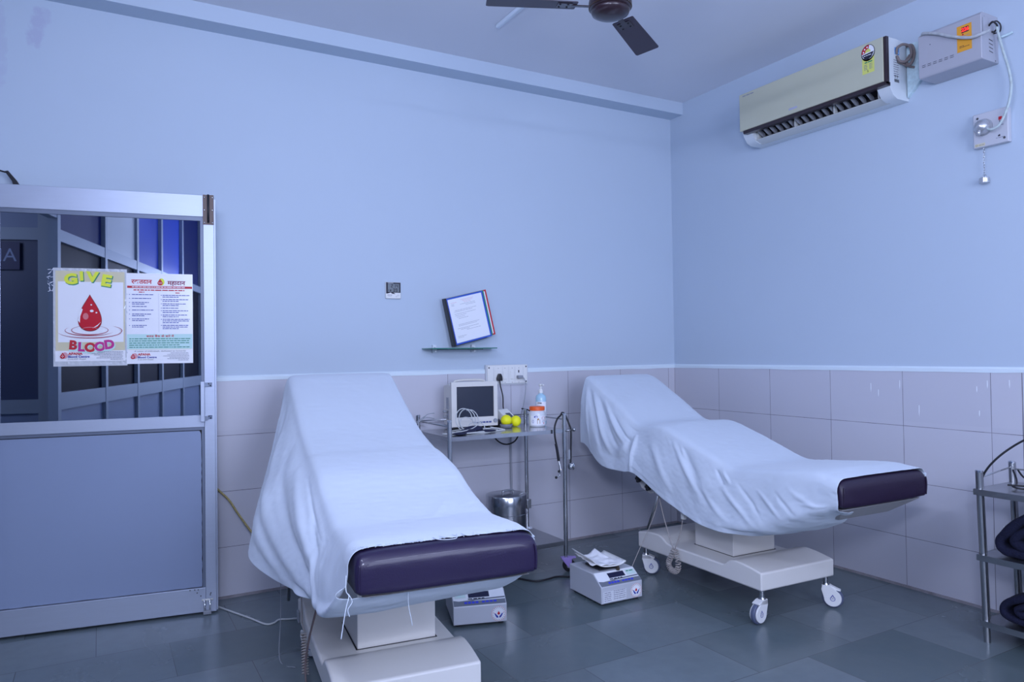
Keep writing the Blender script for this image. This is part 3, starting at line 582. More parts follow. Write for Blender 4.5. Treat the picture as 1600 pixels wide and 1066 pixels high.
def sheet(name, label, bedo, secs, ns, nv, folds, amp, edge=None, seed=0):
    """secs: rows (s, x1,y1off,z1, ...) with control points across from far hem to near hem"""
    bm = bmesh.new(); K = (len(secs[0]) - 1) // 3; S0, S1 = secs[0][0], secs[-1][0]; G = []
    for i in range(ns + 1):
        s = S0 + (S1 - S0) * i / ns; c = interp(secs, s); P = [Vector((c[3 * k], s if c[3 * k + 1] == 0 else s + c[3 * k + 1], c[3 * k + 2])) for k in range(K)]
        DD = cr(P, 12); row = []
        for (ia, ib, va, vb) in ((0, 2, 0, .25), (2, 8, .25, .6), (8, K - 1, .6, 1)):
            D = DD[ia * 12: ib * 12 + 1]; ln = [0]; j = 0
            for a, b in zip(D, D[1:]): ln.append(ln[-1] + (b - a).length)
            qa, qb = round(va * nv), round(vb * nv)
            for q in range(qa + (1 if va else 0), qb + 1):
                d = ln[-1] * (q - qa) / (qb - qa)
                while j < len(D) - 2 and ln[j + 1] < d: j += 1
                tt = (d - ln[j]) / max(1e-9, ln[j + 1] - ln[j]); row.append(D[j].lerp(D[j + 1], tt))
        G.append(row)
    N = [[None] * (nv + 1) for _ in range(ns + 1)]
    for i in range(ns + 1):
        for j in range(nv + 1):
            du = G[min(i + 1, ns)][j] - G[max(i - 1, 0)][j]; dv = G[i][min(j + 1, nv)] - G[i][max(j - 1, 0)]; n = du.cross(dv)
            N[i][j] = n.normalized() if n.length > 1e-9 else Vector((0, 0, 1))
    if N[ns // 2][nv // 2].z < 0: N = [[-n for n in r] for r in N]
    V = []
    for i in range(ns + 1):
        row = []
        for j in range(nv + 1):
            s = S0 + (S1 - S0) * i / ns; v = j / nv; p = G[i][j]; d = 0
            for (a, b, wd, h) in folds:
                A = Vector(a); Bb = Vector(b); X = Vector((s, v * 1.3)); A = Vector((A.x, A.y * 1.3)); Bb = Vector((Bb.x, Bb.y * 1.3)); AB = Bb - A; t_ = max(0, min(1, (X - A).dot(AB) / AB.length_squared))
                q = (X - A - AB * t_); dist = q.length; e = math.sin(PI * min(1, max(0, .12 + t_ * .8)))
                d += h * e * math.exp(-(dist / wd) ** 2)
            side = max(0, min(1, (v - .6) / .15, )) if v > .5 else max(0, min(1, (.25 - v) / .15))
            d += amp * (.35 + side) * noise.noise(Vector((s * 5, v * 4.5, seed))) + amp * .35 * (.3 + side) * noise.noise(Vector((s * 13 + v * 6, v * 9, seed + 5))) + .0012 * noise.noise(Vector((s * 40, v * 40, seed)))
            lim = -.0015 - .05 * side
            d = max(d, lim)
            q = p + N[i][j] * (d + .003)
            if edge and i == 0 and v < .72: q += Vector((0, .004 * noise.noise(Vector((s * 30, v * 60, 1))), .004 * noise.noise(Vector((s * 22, v * 50, 7)))))
            row.append(bm.verts.new(q))
        V.append(row)
    for i in range(ns):
        for j in range(nv): bm.faces.new((V[i][j], V[i + 1][j], V[i + 1][j + 1], V[i][j + 1]))
    o = put(name, bm, SHEET, None, smooth=True); o.location = bedo.location; o.rotation_euler = bedo.rotation_euler
    md = o.modifiers.new('solid', 'SOLIDIFY'); md.thickness = .0022; md.offset = 1; md = o.modifiers.new('sub', 'SUBSURF'); md.levels = 1; md.render_levels = 1
    return tag(o, label, 'sheet')
def secs_from(prof, rows, head, hw=.286):
    out = []
    for s, far_hem_z, nm, nl, nh, extra in rows:
        hw = .286 * (1 - .065 * max(0, (s - .9) / .95)); zt = interp(prof, min(s, head))[0] - .002 + .007 * min(1, max(0, s - .045) / .09); fo = min(1, max(0, s - .05) / .4)
        if len(nh) == 2 and not isinstance(nh[0], tuple): nh = (((nl[0] + nh[0]) / 2, (nl[1] + nh[1]) / 2), nh)
        # far hem, far mid, far edge, far top, mid top, near top, near edge, near mid, near low, near hem
        pts = [(hw + .002 + .028 * fo, far_hem_z), (hw + .002 + .018 * fo, (far_hem_z + zt) / 2), (hw + .002 + .002 * fo, zt - .03), (hw - .02, zt - .001), (hw - .08, zt + .003), (0, zt + .004), (-hw + .08, zt + .003), (-hw + .02, zt - .002), (-hw - .004, zt - .03), nm, nl, nh[0], nh[1]]
        row = [s]
        for k, (x, zz) in enumerate(pts): row += [x, 0, zz]
        out.append(tuple(row))
    return out
# right couch sheet: (s, far hem z, near mid (x,z), near low (x,z), near hem (x,z))
R2 = [(.016, .71, (-.292, .69), (-.291, .655), ((-.290, .618), (-.20, .612)), 0), (.08, .71, (-.296, .67), (-.298, .61), ((-.24, .585), (-.14, .578)), 0), (.14, .70, (-.300, .655), (-.304, .59), ((-.22, .545), (-.12, .535)), 0), (.25, .66, (-.308, .62), (-.314, .545), ((-.24, .495), (-.14, .485)), 0), (.38, .55, (-.312, .60), (-.325, .50), ((-.29, .455), (-.22, .445)), 0),
      (.50, .5, (-.318, .59), (-.335, .465), (-.30, .420), 0), (.64, .5, (-.322, .60), (-.342, .455), (-.34, .408), 0), (.80, .5, (-.325, .62), (-.345, .47), (-.35, .418), 0), (1.04, .52, (-.325, .66), (-.34, .53), (-.345, .478), 0),
      (1.20, .54, (-.325, .70), (-.345, .585), (-.345, .540), 0), (1.36, .56, (-.32, .74), (-.345, .65), (-.345, .600), 0), (1.44, .58, (-.318, .77), (-.335, .65), (-.340, .592), 0), (1.64, .62, (-.325, .83), (-.345, .67), (-.350, .600), 0),
      (1.78, .66, (-.32, .90), (-.34, .73), (-.345, .662), 0), (1.90, .68, (-.305, .94), (-.315, .77), (-.318, .705), 0), (1.955, .68, (-.300, .96), (-.308, .80), (-.312, .71), 0)]
f2 = [((1.90, .64), (1.80, 1.0), .018, .010), ((1.86, .64), (1.66, .90), .024, -.014), ((1.82, .64), (1.58, .88), .022, .014), ((1.76, .63), (1.52, .82), .022, -.016), ((1.70, .62), (1.46, .76), .020, .014), ((1.60, .64), (1.42, .72), .016, -.012), ((1.50, .88), (1.42, .74), .03, .012), ((1.376, .66), (1.370, 1.0), .011, .017), ((1.42, .70), (1.405, .98), .018, -.014), ((1.66, .36), (1.42, .62), .05, -.005), ((1.50, .36), (1.38, .62), .06, -.007), ((1.25, .36), (1.12, .55), .06, .005),
      ((1.04, .62), (.84, .80), .022, .010), ((.96, .62), (.72, .86), .03, -.012), ((.99, .61), (.95, .66), .010, .007), ((.72, .61), (.66, .68), .010, -.014), ((.68, .60), (.62, .66), .010, .009), ((.66, .70), (.46, .90), .016, .008), ((.56, .66), (.40, .84), .012, -.006), ((.44, .68), (.30, .80), .012, .007), ((.33, .68), (.22, .78), .010, -.006), ((.25, .66), (.12, .74), .012, .005), ((.20, .72), (.07, .74), .008, .005), ((.86, .72), (.60, .93), .022, .008), ((1.22, .70), (1.02, .92), .03, .008), ((.9, .4), (.6, .5), .08, .004)]
sheet('bed_sheet', 'rumpled white sheet over the couch in the tiled corner, gathered in folds at its head', bed2, secs_from(prof2, R2, 1.93), 230, 160, f2, .009, seed=3)
R1 = [(.050, .70, (-.292, .675), (-.295, .64), ((-.290, .607), (.250, .606)), 0), (.09, .70, (-.298, .66), (-.306, .60), ((-.300, .572), (.238, .578)), 0), (.13, .69, (-.305, .645), (-.315, .575), ((-.305, .546), (.222, .552)), 0), (.17, .67, (-.312, .64), (-.324, .56), ((-.308, .522), (.205, .532)), 0), (.22, .64, (-.325, .63), (-.335, .55), ((-.315, .508), (.17, .524)), 0), (.29, .56, (-.335, .62), (-.348, .545), ((-.335, .512), (-.14, .518)), 0), (.40, .52, (-.345, .63), (-.362, .55), (-.358, .508), 0),
      (.60, .5, (-.365, .66), (-.388, .54), (-.392, .488), 0), (.80, .5, (-.38, .70), (-.425, .55), (-.440, .472), 0), (1.0, .52, (-.385, .76), (-.470, .60), (-.500, .490), 0), (1.10, .53, (-.385, .79), (-.475, .63), (-.502, .52), 0), (1.3, .55, (-.36, .84), (-.45, .67), (-.465, .56), 0), (1.5, .58, (-.345, .90), (-.41, .73), (-.43, .62), 0),
      (1.7, .6, (-.32, .98), (-.36, .82), (-.38, .70), 0), (1.83, .62, (-.30, 1.04), (-.32, .88), (-.34, .75), 0), (1.88, .62, (-.295, 1.05), (-.30, .90), (-.31, .76), 0)]
f1 = [((1.65, .70), (.30, .96), .045, .016), ((1.30, .66), (.28, .88), .040, -.017), ((1.02, .64), (.20, .80), .034, .012), ((.88, .61), (.45, .655), .011, -.006), ((.62, .64), (.36, .72), .022, -.009), ((1.82, .64), (1.45, .86), .022, .010), ((1.70, .64), (1.3, .84), .026, -.009), ((1.15, .86), (.62, .985), .034, .010), ((.52, .34), (.36, .40), .014, .004), ((.62, .30), (.44, .33), .02, .004)]
s1 = sheet('bed_sheet', 'smooth white sheet with a frayed edge over the large foreground couch', bed1, secs_from(prof1, R1, 1.86), 230, 160, f1, .004, edge=True, seed=8)
# frayed threads along the cut edge
fr = bmesh.new(); rf = random.Random(4)
for k in range(90):
    x = rf.uniform(-.28, .28); z = interp(prof1, .05)[0] + .0065; y = .050; pts = [(x, y + .01, z)]
    for j in range(3): pts.append((pts[-1][0] + rf.uniform(-.008, .008), pts[-1][1] - rf.uniform(.002, .008), z - .0008 * j + rf.uniform(0, .002)))
    tube(pts, .0006, 4, 3, bm=fr)
tag(put('frayed_fringe', fr, SHEET, s1, smooth=True), kind='stuff')
def th(pts, r=.0012): put('loose_thread', tube(pts, r, 5, 8), SHEET, s1, smooth=True)
th([(-.04, .06, .748), (-.035, .03, .748), (-.01, .018, .747), (.02, .02, .747), (.03, .045, .749), (.02, .06, .75)]); th([(-.02, .06, .75), (.0, .035, .749), (.03, .035, .748), (.035, .06, .75)]); th([(.05, .06, .75), (.06, .036, .748), (.08, .035, .748), (.09, .06, .75)])
th([(-.301, .05, .67), (-.303, .04, .63), (-.296, .035, .615), (-.304, .03, .59), (-.31, .03, .56), (-.32, .03, .50)], .0016); th([(-.296, .04, .62), (-.288, .03, .60), (-.300, .03, .58), (-.296, .028, .56)], .0013); th([(-.12, .05, .60), (-.12, .048, .56), (-.113, .046, .52), (-.11, .045, .50)], .0012)
#@@CART
# ------------------------------------------------------------------ instrument trolley
CX0, CX1, CY0, CY1 = -2.148, -1.402, -.583, -.135
cart = thing('instrument_trolley', 'stainless steel trolley on casters against the tiles between the two couches', 'trolley', (0, 0, 0))
def tray(z0, z1, lip=.018):
    bm = bmesh.new(); x0, x1, y0, y1 = CX0 - .0, CX1 + .0, CY0, CY1
    box(bm, x0, x1, y0, y1, z1 - .003, z1); box(bm, x0, x1, y0 - .001, y0 + .002, z0, z1 - .003); box(bm, x0, x1, y1 - .002, y1 + .001, z0, z1 - .003); box(bm, x0 - .001, x0 + .002, y0, y1, z0, z1 - .003); box(bm, x1 - .002, x1 + .001, y0, y1, z0, z1 - .003)
    return bm
put('top_shelf', tray(.820, .8425), STEEL, cart); put('bottom_shelf', tray(.157, .181), STEELD, cart)
LIL = mat('lilac_caster_fork', (.36, .26, .62), .4)
for (x, y) in ((CX0, CY0), (CX1, CY0), (CX0, CY1), (CX1, CY1)):
    lg = put('leg', cyl((x, y, .10), (x, y, .930), .0125, 20), STEEL, cart, smooth=False); 
    put('cap', lathe([(.0135, .926), (.0135, .934), (.011, .937)], 20, (x, y, 0)), CHROME, lg)
    k = link(bpy.data.objects.new('caster', None)); k.parent = cart; k.location = (x, y, 0); k.rotation_euler = (0, 0, -.35)
    put('stem', cyl((0, 0, .085), (0, 0, .105), .009), STEEL, k)
    fk = bmesh.new(); box(fk, -.030, .038, -.022, .022, .078, .085)
    for sg_ in (-1, 1): prism([(-.028, .080), (.030, .080), (.030, .05), (.022, .028), (.010, .028), (-.016, .060)], sg_ * .019, sg_ * .022, 'y', fk)
    box(fk, .030, .058, -.012, .012, .078, .086); put('fork', fk, LIL, k, bevel=.001)
    put('wheel', lathe([(.014, -.012), (.033, -.013), (.037, -.008), (.037, .008), (.033, .013), (.014, .012)], 28, (.016, 0, .0375), 'y'), BLACK, k, smooth=False); put('hub', lathe([(.016, -.0145), (.016, .0145)], 20, (.016, 0, .0375), 'y'), GREYC, k)
rl = cyl((CX0, CY1, .90), (CX1, CY1, .90), .004); cyl((CX1, CY0, .90), (CX1, CY1, .90), .004, bm=rl); cyl((CX0, CY0, .90), (CX0, CY1, .90), .004, bm=rl)
put('guard_rail', rl, STEELD, cart, smooth=True)
# clamp with a round knob on the right leg
ck = cyl((CX1 + .0, CY0 - .012, .832), (CX1 + .045, CY0 - .022, .838), .006); lathe([(.006, 0), (.012, .003), (.012, .016), (.008, .02)], 18, (CX1 + .045, CY0 - .022, .838), 'x', ck); put('clamp_screw', ck, STEELD, cart, smooth=True)
Z = .8425
# monitor
mo = thing('patient_monitor', 'small beige patient monitor with a dark screen on the steel trolley', 'monitor', (-1.822, -.215, Z + .001), math.radians(-8))
MB_ = mat('monitor_beige', (.70, .68, .64), .42)
for x in (-.11, .11):
    for y in (-.005, .11): put('foot', B(x - .015, x + .015, y - .01, y + .01, 0, .016), BLACK, mo)
put('body', prism([(-.02, .016), (-.02, .268), (.02, .275), (.125, .26), (.125, .02)], -.148, .140, 'x'), MB_, mo, bevel=.008, seg=3)
bzl = bmesh.new(); ox0, ox1, oz0, oz1 = -.150, .142, .016, .284
sx0, sx1, sz0, sz1 = -.118, .118, .072, .256
for q in ((ox0, sx0, oz0, oz1), (sx1, ox1, oz0, oz1), (sx0, sx1, oz0, sz0), (sx0, sx1, sz1, oz1)): box(bzl, q[0], q[1], -.052, -.0205, q[2], q[3])
bmesh.ops.remove_doubles(bzl, verts=bzl.verts[:], dist=1e-5)
put('bezel', bzl, MB_, mo, label='rounded bezel around the screen')
scn = put('screen', B(sx0, sx1, -.044, -.036, sz0, sz1), mat('monitor_screen', (.035, .04, .06), .16, spec=.7, var=.3, vscale=12), mo)
P = Print(); P.rect(-.112, -.088, .112, .088, mat('screen_inner', (.028, .034, .055), .2, spec=.7)); o = P.done('screen_glass', mo); o.location = (0, -.0445, (sz0 + sz1) / 2); o.rotation_euler = (PI / 2, 0, 0)
for i in range(6):
    x = .005 + i * .0195 - .01
    put('button', B(x - .0075, x + .0075, -.0545, -.0515, .034, .044), mat('blue_grey_button', (.08, .11, .28), .4), mo)
put('rotary_knob', lathe([(.012, -.062), (.013, -.056), (.013, -.050)], 20, (.126, 0, .046), 'y'), GREYP, mo, smooth=False)
put('side_socket', boxes((-.153, -.1475, .01, .05, .12, .19), (-.152, -.1475, .01, .05, .06, .11)), GREYP, mo)
put('plug', cyl((-.150, .03, .105), (-.18, .025, .108), .007, bm=cyl((-.150, .035, .075), (-.175, .035, .074), .006)), GREYP, mo, smooth=True)
put('carry_handle', tube([(-.10, .06, .262), (-.09, .06, .287), (0, .06, .293), (.09, .06, .287), (.10, .06, .262)], .007, 8), MB_, mo, smooth=True)
# leads
def leads(seed, pts, r, m, label, bm=None, name='cable'):
    return tag(put(name, tube(pts, r, 7), m, None, smooth=True), label, 'cable')
cc = bmesh.new()
def loop(cx, cy, cz, rx, rz, tilt, n=10, r=.0028, turns=1.0, drift=(0, 0, 0), ph=0):
    pts = []
    for k in range(int(n * turns) + 1):
        a = ph + 2 * PI * k / n; u = rx * math.cos(a); v = rz * math.sin(a); f = k / n
        pts.append((cx + u + drift[0] * f, cy + v * math.sin(tilt) + drift[1] * f, max(Z + r, cz + v * math.cos(tilt) + drift[2] * f)))
    tube(pts, r, 6, 6, bm=cc)
loop(-1.99, -.43, Z + .075, .058, .068, .25, turns=2.3, drift=(.03, .02, -.006)); loop(-1.96, -.42, Z + .05, .045, .045, .6, turns=1.4, ph=1)
loop(-1.92, -.42, Z + .004, .16, .07, 1.5, turns=1.6, drift=(.01, .0, .004)); loop(-1.87, -.40, Z + .004, .15, .05, 1.5, turns=1.3, ph=2); loop(-1.90, -.42, Z + .03, .05, .035, .7, turns=1.2, ph=.5)
tube([(-2.14, -.47, Z + .01), (-2.05, -.50, Z + .006), (-1.9, -.49, Z + .008), (-1.76, -.46, Z + .004), (-1.72, -.42, Z + .004), (-1.80, -.40, Z + .02)], .004, 6, 6, bm=cc)
tube([(-2.14, -.50, Z + .01), (-2.03, -.50, Z + .02), (-1.95, -.47, Z + .03), (-1.88, -.44, Z + .06)], .003, 6, 6, bm=cc)
tag(put('cable_bundle', cc, mat('pale_grey_cable', (.56, .58, .58), .45), None, smooth=True), 'tangle of pale sensor leads lying in front of the patient monitor', 'cables')
sc_ = bmesh.new()
tube([(-2.085, -.235, .950), (-2.13, -.24, .945), (-2.20, -.23, .90), (-2.23, -.22, .86), (-2.25, -.3, .82)], .003, 6, 8, bm=sc_); tube([(-2.085, -.230, .918), (-2.15, -.24, .925), (-2.22, -.25, .88), (-2.26, -.30, .84)], .003, 6, 8, bm=sc_); tube([(-2.13, -.232, .945), (-2.16, -.20, .90), (-2.165, -.18, .85)], .002, 6, 8, bm=sc_)
tag(put('cable', sc_, GREYC, None, smooth=True), 'grey leads plugged into the left side of the monitor', 'cable')
cf = bmesh.new()
for (x, y, z, rx, ry) in ((-2.05, -.50, .008, .045, .035), (-1.98, -.47, .014, .05, .03), (-1.86, -.47, .008, .06, .025), (-1.93, -.44, .02, .06, .03)):
    sphere((x, y, Z + z + .001), 1, cf, 16, (rx, ry, max(.008, z)))
tag(put('pressure_cuff', cf, mat('navy_cuff', (.015, .018, .05), .8), None, smooth=True), 'crumpled dark navy pressure cuff under the tangle of leads', 'cuff')
# squeeze balls and holder
BALL = mat('yellow_sponge_ball', (.93, .90, .015), .55, bump=.1, bscale=80)
for i, (x, y, l) in enumerate(((-1.637, -.300, 'yellow squeeze ball sitting in the small grey dish'), (-1.562, -.285, 'yellow squeeze ball to the right, resting on bare steel'))):
    tag(put('squeeze_ball', sphere((0, 0, 0), .034, n=28), BALL, None, smooth=True), l, 'ball', 'yellow squeeze balls'); bpy.context.scene.collection.objects[-1].location = (x, y, Z + (.044 if i == 0 else .0345))
dish = lathe([(.026, 0), (.034, .003), (.040, .022), (.038, .024), (.032, .008), (.004, .006)], 28); 
o = put('dish', dish, mat('grey_dish', (.20, .21, .24), .5), None, smooth=True); o.location = (-1.648, -.318, Z + .0005); tag(o, 'small grey dish holding the left yellow ball', 'dish')
gm = thing('blood_pressure_meter', 'white handheld meter with a small grey display, propped behind the yellow balls', 'meter', (-1.545, -.175, Z + .0005), math.radians(20))
gb = put('body', prism([(-.055, 0), (-.055, .02), (.055, .10), (.065, .095), (.065, 0)], -.045, .045, 'x'), WHITEP, gm, bevel=.006, seg=3)
P = Print(); P.rect(-.022, -.028, .022, .028, mat('meter_display', (.07, .085, .10), .2)); o = P.done('display', gm); o.location = (0, -.006, .0585); o.rotation_euler = (math.radians(36), 0, 0)
o = put('cuff', tube([(0, -.02, .0), (.03, .0, .0), (.03, .04, 0), (-.03, .05, 0), (-.06, .02, 0)], .022, 10), BLACK, None, smooth=True); o.location = (-1.665, -.185, Z + .024); tag(o, 'black rolled arm cuff behind the left yellow ball', 'cuff')
# jar
jar = thing('plastic_jar', 'round clear white jar with an orange lid and printed label on the trolley', 'jar', (-1.437, -.385, Z)); jar.location = (-1.452, -.36, Z + .0005)
JW = mat('jar_contents', (.74, .76, .80), .35, coat=.5)
put('body', lathe([(.045, 0), (.050, .005), (.052, .03), (.052, .075), (.050, .088), (.043, .096), (.043, .100)], 36), JW, jar, smooth=True)
put('lid', lathe([(.043, .099), (.0475, .1005), (.0475, .120), (.045, .1235), (.01, .1245)], 36), mat('orange_lid', (.88, .12, .012), .4), jar, smooth=False)
def wrap(P_fn, name, parent, R, z0, label=None):
    P = Print(); P_fn(P)
    for v in P.bm.verts: a = v.co.x / R - PI / 2 - .35; rr_ = R + v.co.z; v.co = Vector((rr_ * math.cos(a), rr_ * math.sin(a), z0 + v.co.y))
    o = put(name, P.bm, P.mats, parent, smooth='raw', label=label); return o
def lab(P):
    for k in range(12): P.rect(-.055 + k * .0092, -.03, -.055 + (k + 1) * .0092, .028, I_WHT)
    P.up(); P.disc(-.018, .020, .012, I_BLUE, .006); P.rect(-.010, -.022, .008, .004, mat('ink_ochre', (.42, .24, .10), .5)); P.disc(-.004, .006, .006, mat('ink_ochre', (.42, .24, .10), .5)); P.ring(-.037, -.008, .005, .009, .0015, I_BLUE)
    P.ring(.033, .012, .014, .010, .001, I_RED); P.line_of_print(.022, .046, .012, .003, I_RED, 2); P.line_of_print(.022, .046, -.006, .002, I_GREY, 3); P.line_of_print(.022, .046, -.012, .002, I_GREY, 4); P.rect(.030, -.022, .038, -.016, I_RED)
wrap(lab, 'printed_label', jar, .0526, .042)
bo = thing('sanitiser_bottle', 'tall pale blue pump bottle of sanitiser behind the orange lidded jar', 'bottle', (-1.362, -.262, Z + .0005))
put('body', lathe([(.030, 0), (.033, .004), (.034, .02), (.034, .165), (.030, .182), (.016, .192), (.013, .194), (.013, .200)], 32), mat('bottle_blue', (.42, .66, .80), .25, coat=.5), bo, smooth=True)
put('pump_collar', lathe([(.015, .198), (.015, .216), (.010, .222), (.006, .226), (.006, .242)], 24), WHITEP, bo, smooth=False)
put('pump_head', boxes((-.010, .010, -.010, .010, .242, .256), (-.006, .006, -.035, -.008, .245, .254)), WHITEP, bo, bevel=.003)
def lab2(P):
    for k in range(10): P.rect(-.045 + k * .008, -.07, -.045 + (k + 1) * .008, .05, I_WHT)
    P.up(); P.text('STER', -.015, .040, .012, I_BLK, bold=2); P.rect(-.030, -.01, -.014, .026, I_RED); P.rect(-.010, .006, .03, .022, I_PINK)
    for k in range(5): P.line_of_print(-.03, .03, -.02 - k * .008, .002, I_GREY, k)
wrap(lab2, 'label_band', bo, .0345, .095)
# drum
drm = thing('sterilising_drum', 'round stainless steel sterilising drum with lid on the lower trolley shelf', 'drum', (-1.672, -.352, .1815))
put('body', lathe([(.118, 0), (.121, .004), (.121, .148), (.124, .150), (.124, .156), (.121, .158), (.121, .208)], 48), DRUMM, drm, smooth=False)
put('lid', lathe([(.1245, .206), (.1245, .262), (.121, .268), (.105, .270), (.095, .274), (.03, .276), (.004, .276)], 48), DRUMM, drm, smooth=False)
put('lid_handle', tube([(-.035, -.02, .276), (-.033, -.02, .290), (.0, -.02, .293), (.033, -.02, .290), (.035, -.02, .276)], .006, 8), STEELD, drm, smooth=True)
put('latch', boxes((.10, .130, -.075, -.045, .18, .235)), STEELD, drm, bevel=.003)
# stethoscope over the right leg
ste = thing('stethoscope', 'black stethoscope hung over the trolley leg with the orange jar behind it', 'stethoscope', (0, 0, 0))
put('tubing', tube([(-1.455, -.60, .66), (-1.462, -.60, .72), (-1.478, -.60, .80), (-1.478, -.598, .86), (-1.455, -.592, .905), (-1.424, -.582, .925), (-1.402, -.565, .938), (-1.385, -.57, .925), (-1.374, -.595, .87), (-1.368, -.605, .83), (-1.370, -.605, .74), (-1.374, -.605, .64)], .0055, 8), BLACK, ste, smooth=True)
put('tube_sleeve', tube([(-1.473, -.60, .76), (-1.464, -.60, .72), (-1.455, -.60, .66)], .0085, 8), BLKP, ste, smooth=True)
put('ear_tube', tube([(-1.456, -.60, .665), (-1.452, -.60, .62), (-1.447, -.60, .585), (-1.452, -.60, .572), (-1.47, -.60, .565)], .003, 8, bm=tube([(-1.456, -.60, .665), (-1.45, -.61, .62), (-1.452, -.615, .60), (-1.460, -.615, .598)], .003, 8)), CHROME, ste, smooth=True)
put('ear_tip', sphere((-1.474, -.60, .564), .008, sphere((-1.463, -.615, .600), .008)), BLACK, ste, smooth=True)
put('chest_piece', lathe([(.016, -.012), (.018, -.008), (.010, -.003), (.010, .004), (.021, .008), (.021, .013)], 20, (-1.372, -.605, .62), 'x', cyl((-1.373, -.605, .62), (-1.374, -.605, .65), .005)), CHROME, ste, smooth=False)
put('name_tag', boxes((-1.392, -1.378, -.608, -.604, .665, .72)), GREYP, ste)
#@@WALLS
# ------------------------------------------------------------------ things on the back wall
# digital clock / thermometer
cl = thing('digital_thermometer', 'small black and white digital thermometer clock on the back wall', 'clock', M=WALLB(-2.249, -.0005, 1.688))
put('case', B(-.049, .047, -.050, .050, 0, .016), WHITEP, cl, bevel=.004)
P = Print(); P.z = .0163; P.rect(-.047, -.014, .045, .048, I_BLK); P.poly([(-.047, -.014), (-.02, -.014), (-.038, -.020), (-.047, -.020)], I_BLK); P.poly([(.002, -.014), (.016, -.021), (.004, -.014)], I_BLK); P.poly([(.0, -.014), (.012, -.022), (-.01, -.020), (-.016, -.014)], I_BLK)
P.up(); P.rect(-.036, -.010, .036, .040, mat('lcd_grey', (.20, .23, .25), .3)); P.up()
seg = {'0': 'abcdef', '1': 'bc', '2': 'abged', '3': 'abgcd', '4': 'fgbc', '8': 'abcdefg', '9': 'abfgcd'}
def digit(ch, x, y, w_, h_):
    t_ = .0030; c = seg[ch]; R_ = {'a': (0, h_ - t_, w_, h_), 'g': (0, h_ / 2 - t_ / 2, w_, h_ / 2 + t_ / 2), 'd': (0, 0, w_, t_), 'f': (0, h_ / 2, t_, h_), 'b': (w_ - t_, h_ / 2, w_, h_), 'e': (0, 0, t_, h_ / 2), 'c': (w_ - t_, 0, w_, h_ / 2)}
    for k in c: a = R_[k]; P.rect(x + a[0], y + a[1], x + a[2], y + a[3], I_BLK)
for i, ch in enumerate('214'): digit(ch, -.016 + i * .0165, .017, .012, .020)
for i, ch in enumerate('39'): digit(ch, -.004 + i * .0165, -.008, .012, .020)
digit('1', -.034, -.006, .005, .011); digit('8', -.022, -.006, .007, .011)
P.line_of_print(-.036, .0, .043, .002, I_WHT, 1); P.line_of_print(-.04, -.01, -.030, .003, I_GREY, 2); P.line_of_print(-.036, -.012, -.037, .002, I_GREY, 3); P.ring(.030, -.030, .005, .004, .001, I_GREY); P.ring(.018, -.036, .004, .003, .001, I_GREY)
P.done('display', cl)
# glass shelf
gs = thing('glass_shelf', 'narrow green edged glass shelf on two clips on the back wall', 'shelf', (-1.82, 0, 1.328))
gpts = [(-.243, 0), (-.243, -.09), (-.225, -.125), (-.12, -.135), (.12, -.135), (.225, -.120), (.243, -.09), (.243, 0)]
put('glass', prism(gpts, 0, .007, 'z'), mat('green_glass', (.06, .30, .24), .08, trans=.35, ior=1.5, coat=1), gs, bevel=.001)
put('glass_under', prism([(-.14, -.002), (-.14, -.05), (.16, -.05), (.16, -.002)], -.004, -.0005, 'z'), mat('dark_green_glass', (.02, .09, .08), .1), gs)
for x in (-.165, .105): put('clip', boxes((x - .012, x + .012, -.022, -.0005, -.022, .028), (x - .008, x + .008, -.04, -.02, .008, .014), (x - .008, x + .008, -.04, -.02, -.018, -.0055)), mat('clear_clip', (.66, .72, .78), .2), gs, bevel=.002)
# leaning binder of display pockets
bd = thing('display_binder', 'tilted desk binder of framed pockets, blue in front, leaning on the glass shelf', 'binder', (-1.857, -.075, 1.340), 0)
tilt = math.radians(13.2); 
BM = WALLB(-1.868, -.085, 1.348) @ Matrix.Rotation(tilt, 4, 'Z'); bd.matrix_world = BM
def frame_pts(bm, x0, y0, x1, y1, z, t_=.009, d=.003):
    for q in ((x0, x0 + t_, y0, y1), (x1 - t_, x1, y0, y1), (x0 + t_, x1 - t_, y0, y0 + t_), (x0 + t_, x1 - t_, y1 - t_, y1)): box(bm, q[0], q[1], q[2], q[3], z, z + d)
    return bm
put('spine', prism([(-.012, -.004), (.004, -.004), (.004, .302), (-.006, .302)], -.045, .004, 'z'), BLKP, bd, bevel=.003)
put('foot_bar', prism([(.0, -.004), (.25, -.004), (.20, .006), (0, .010)], -.050, -.012, 'z'), BLKP, bd)
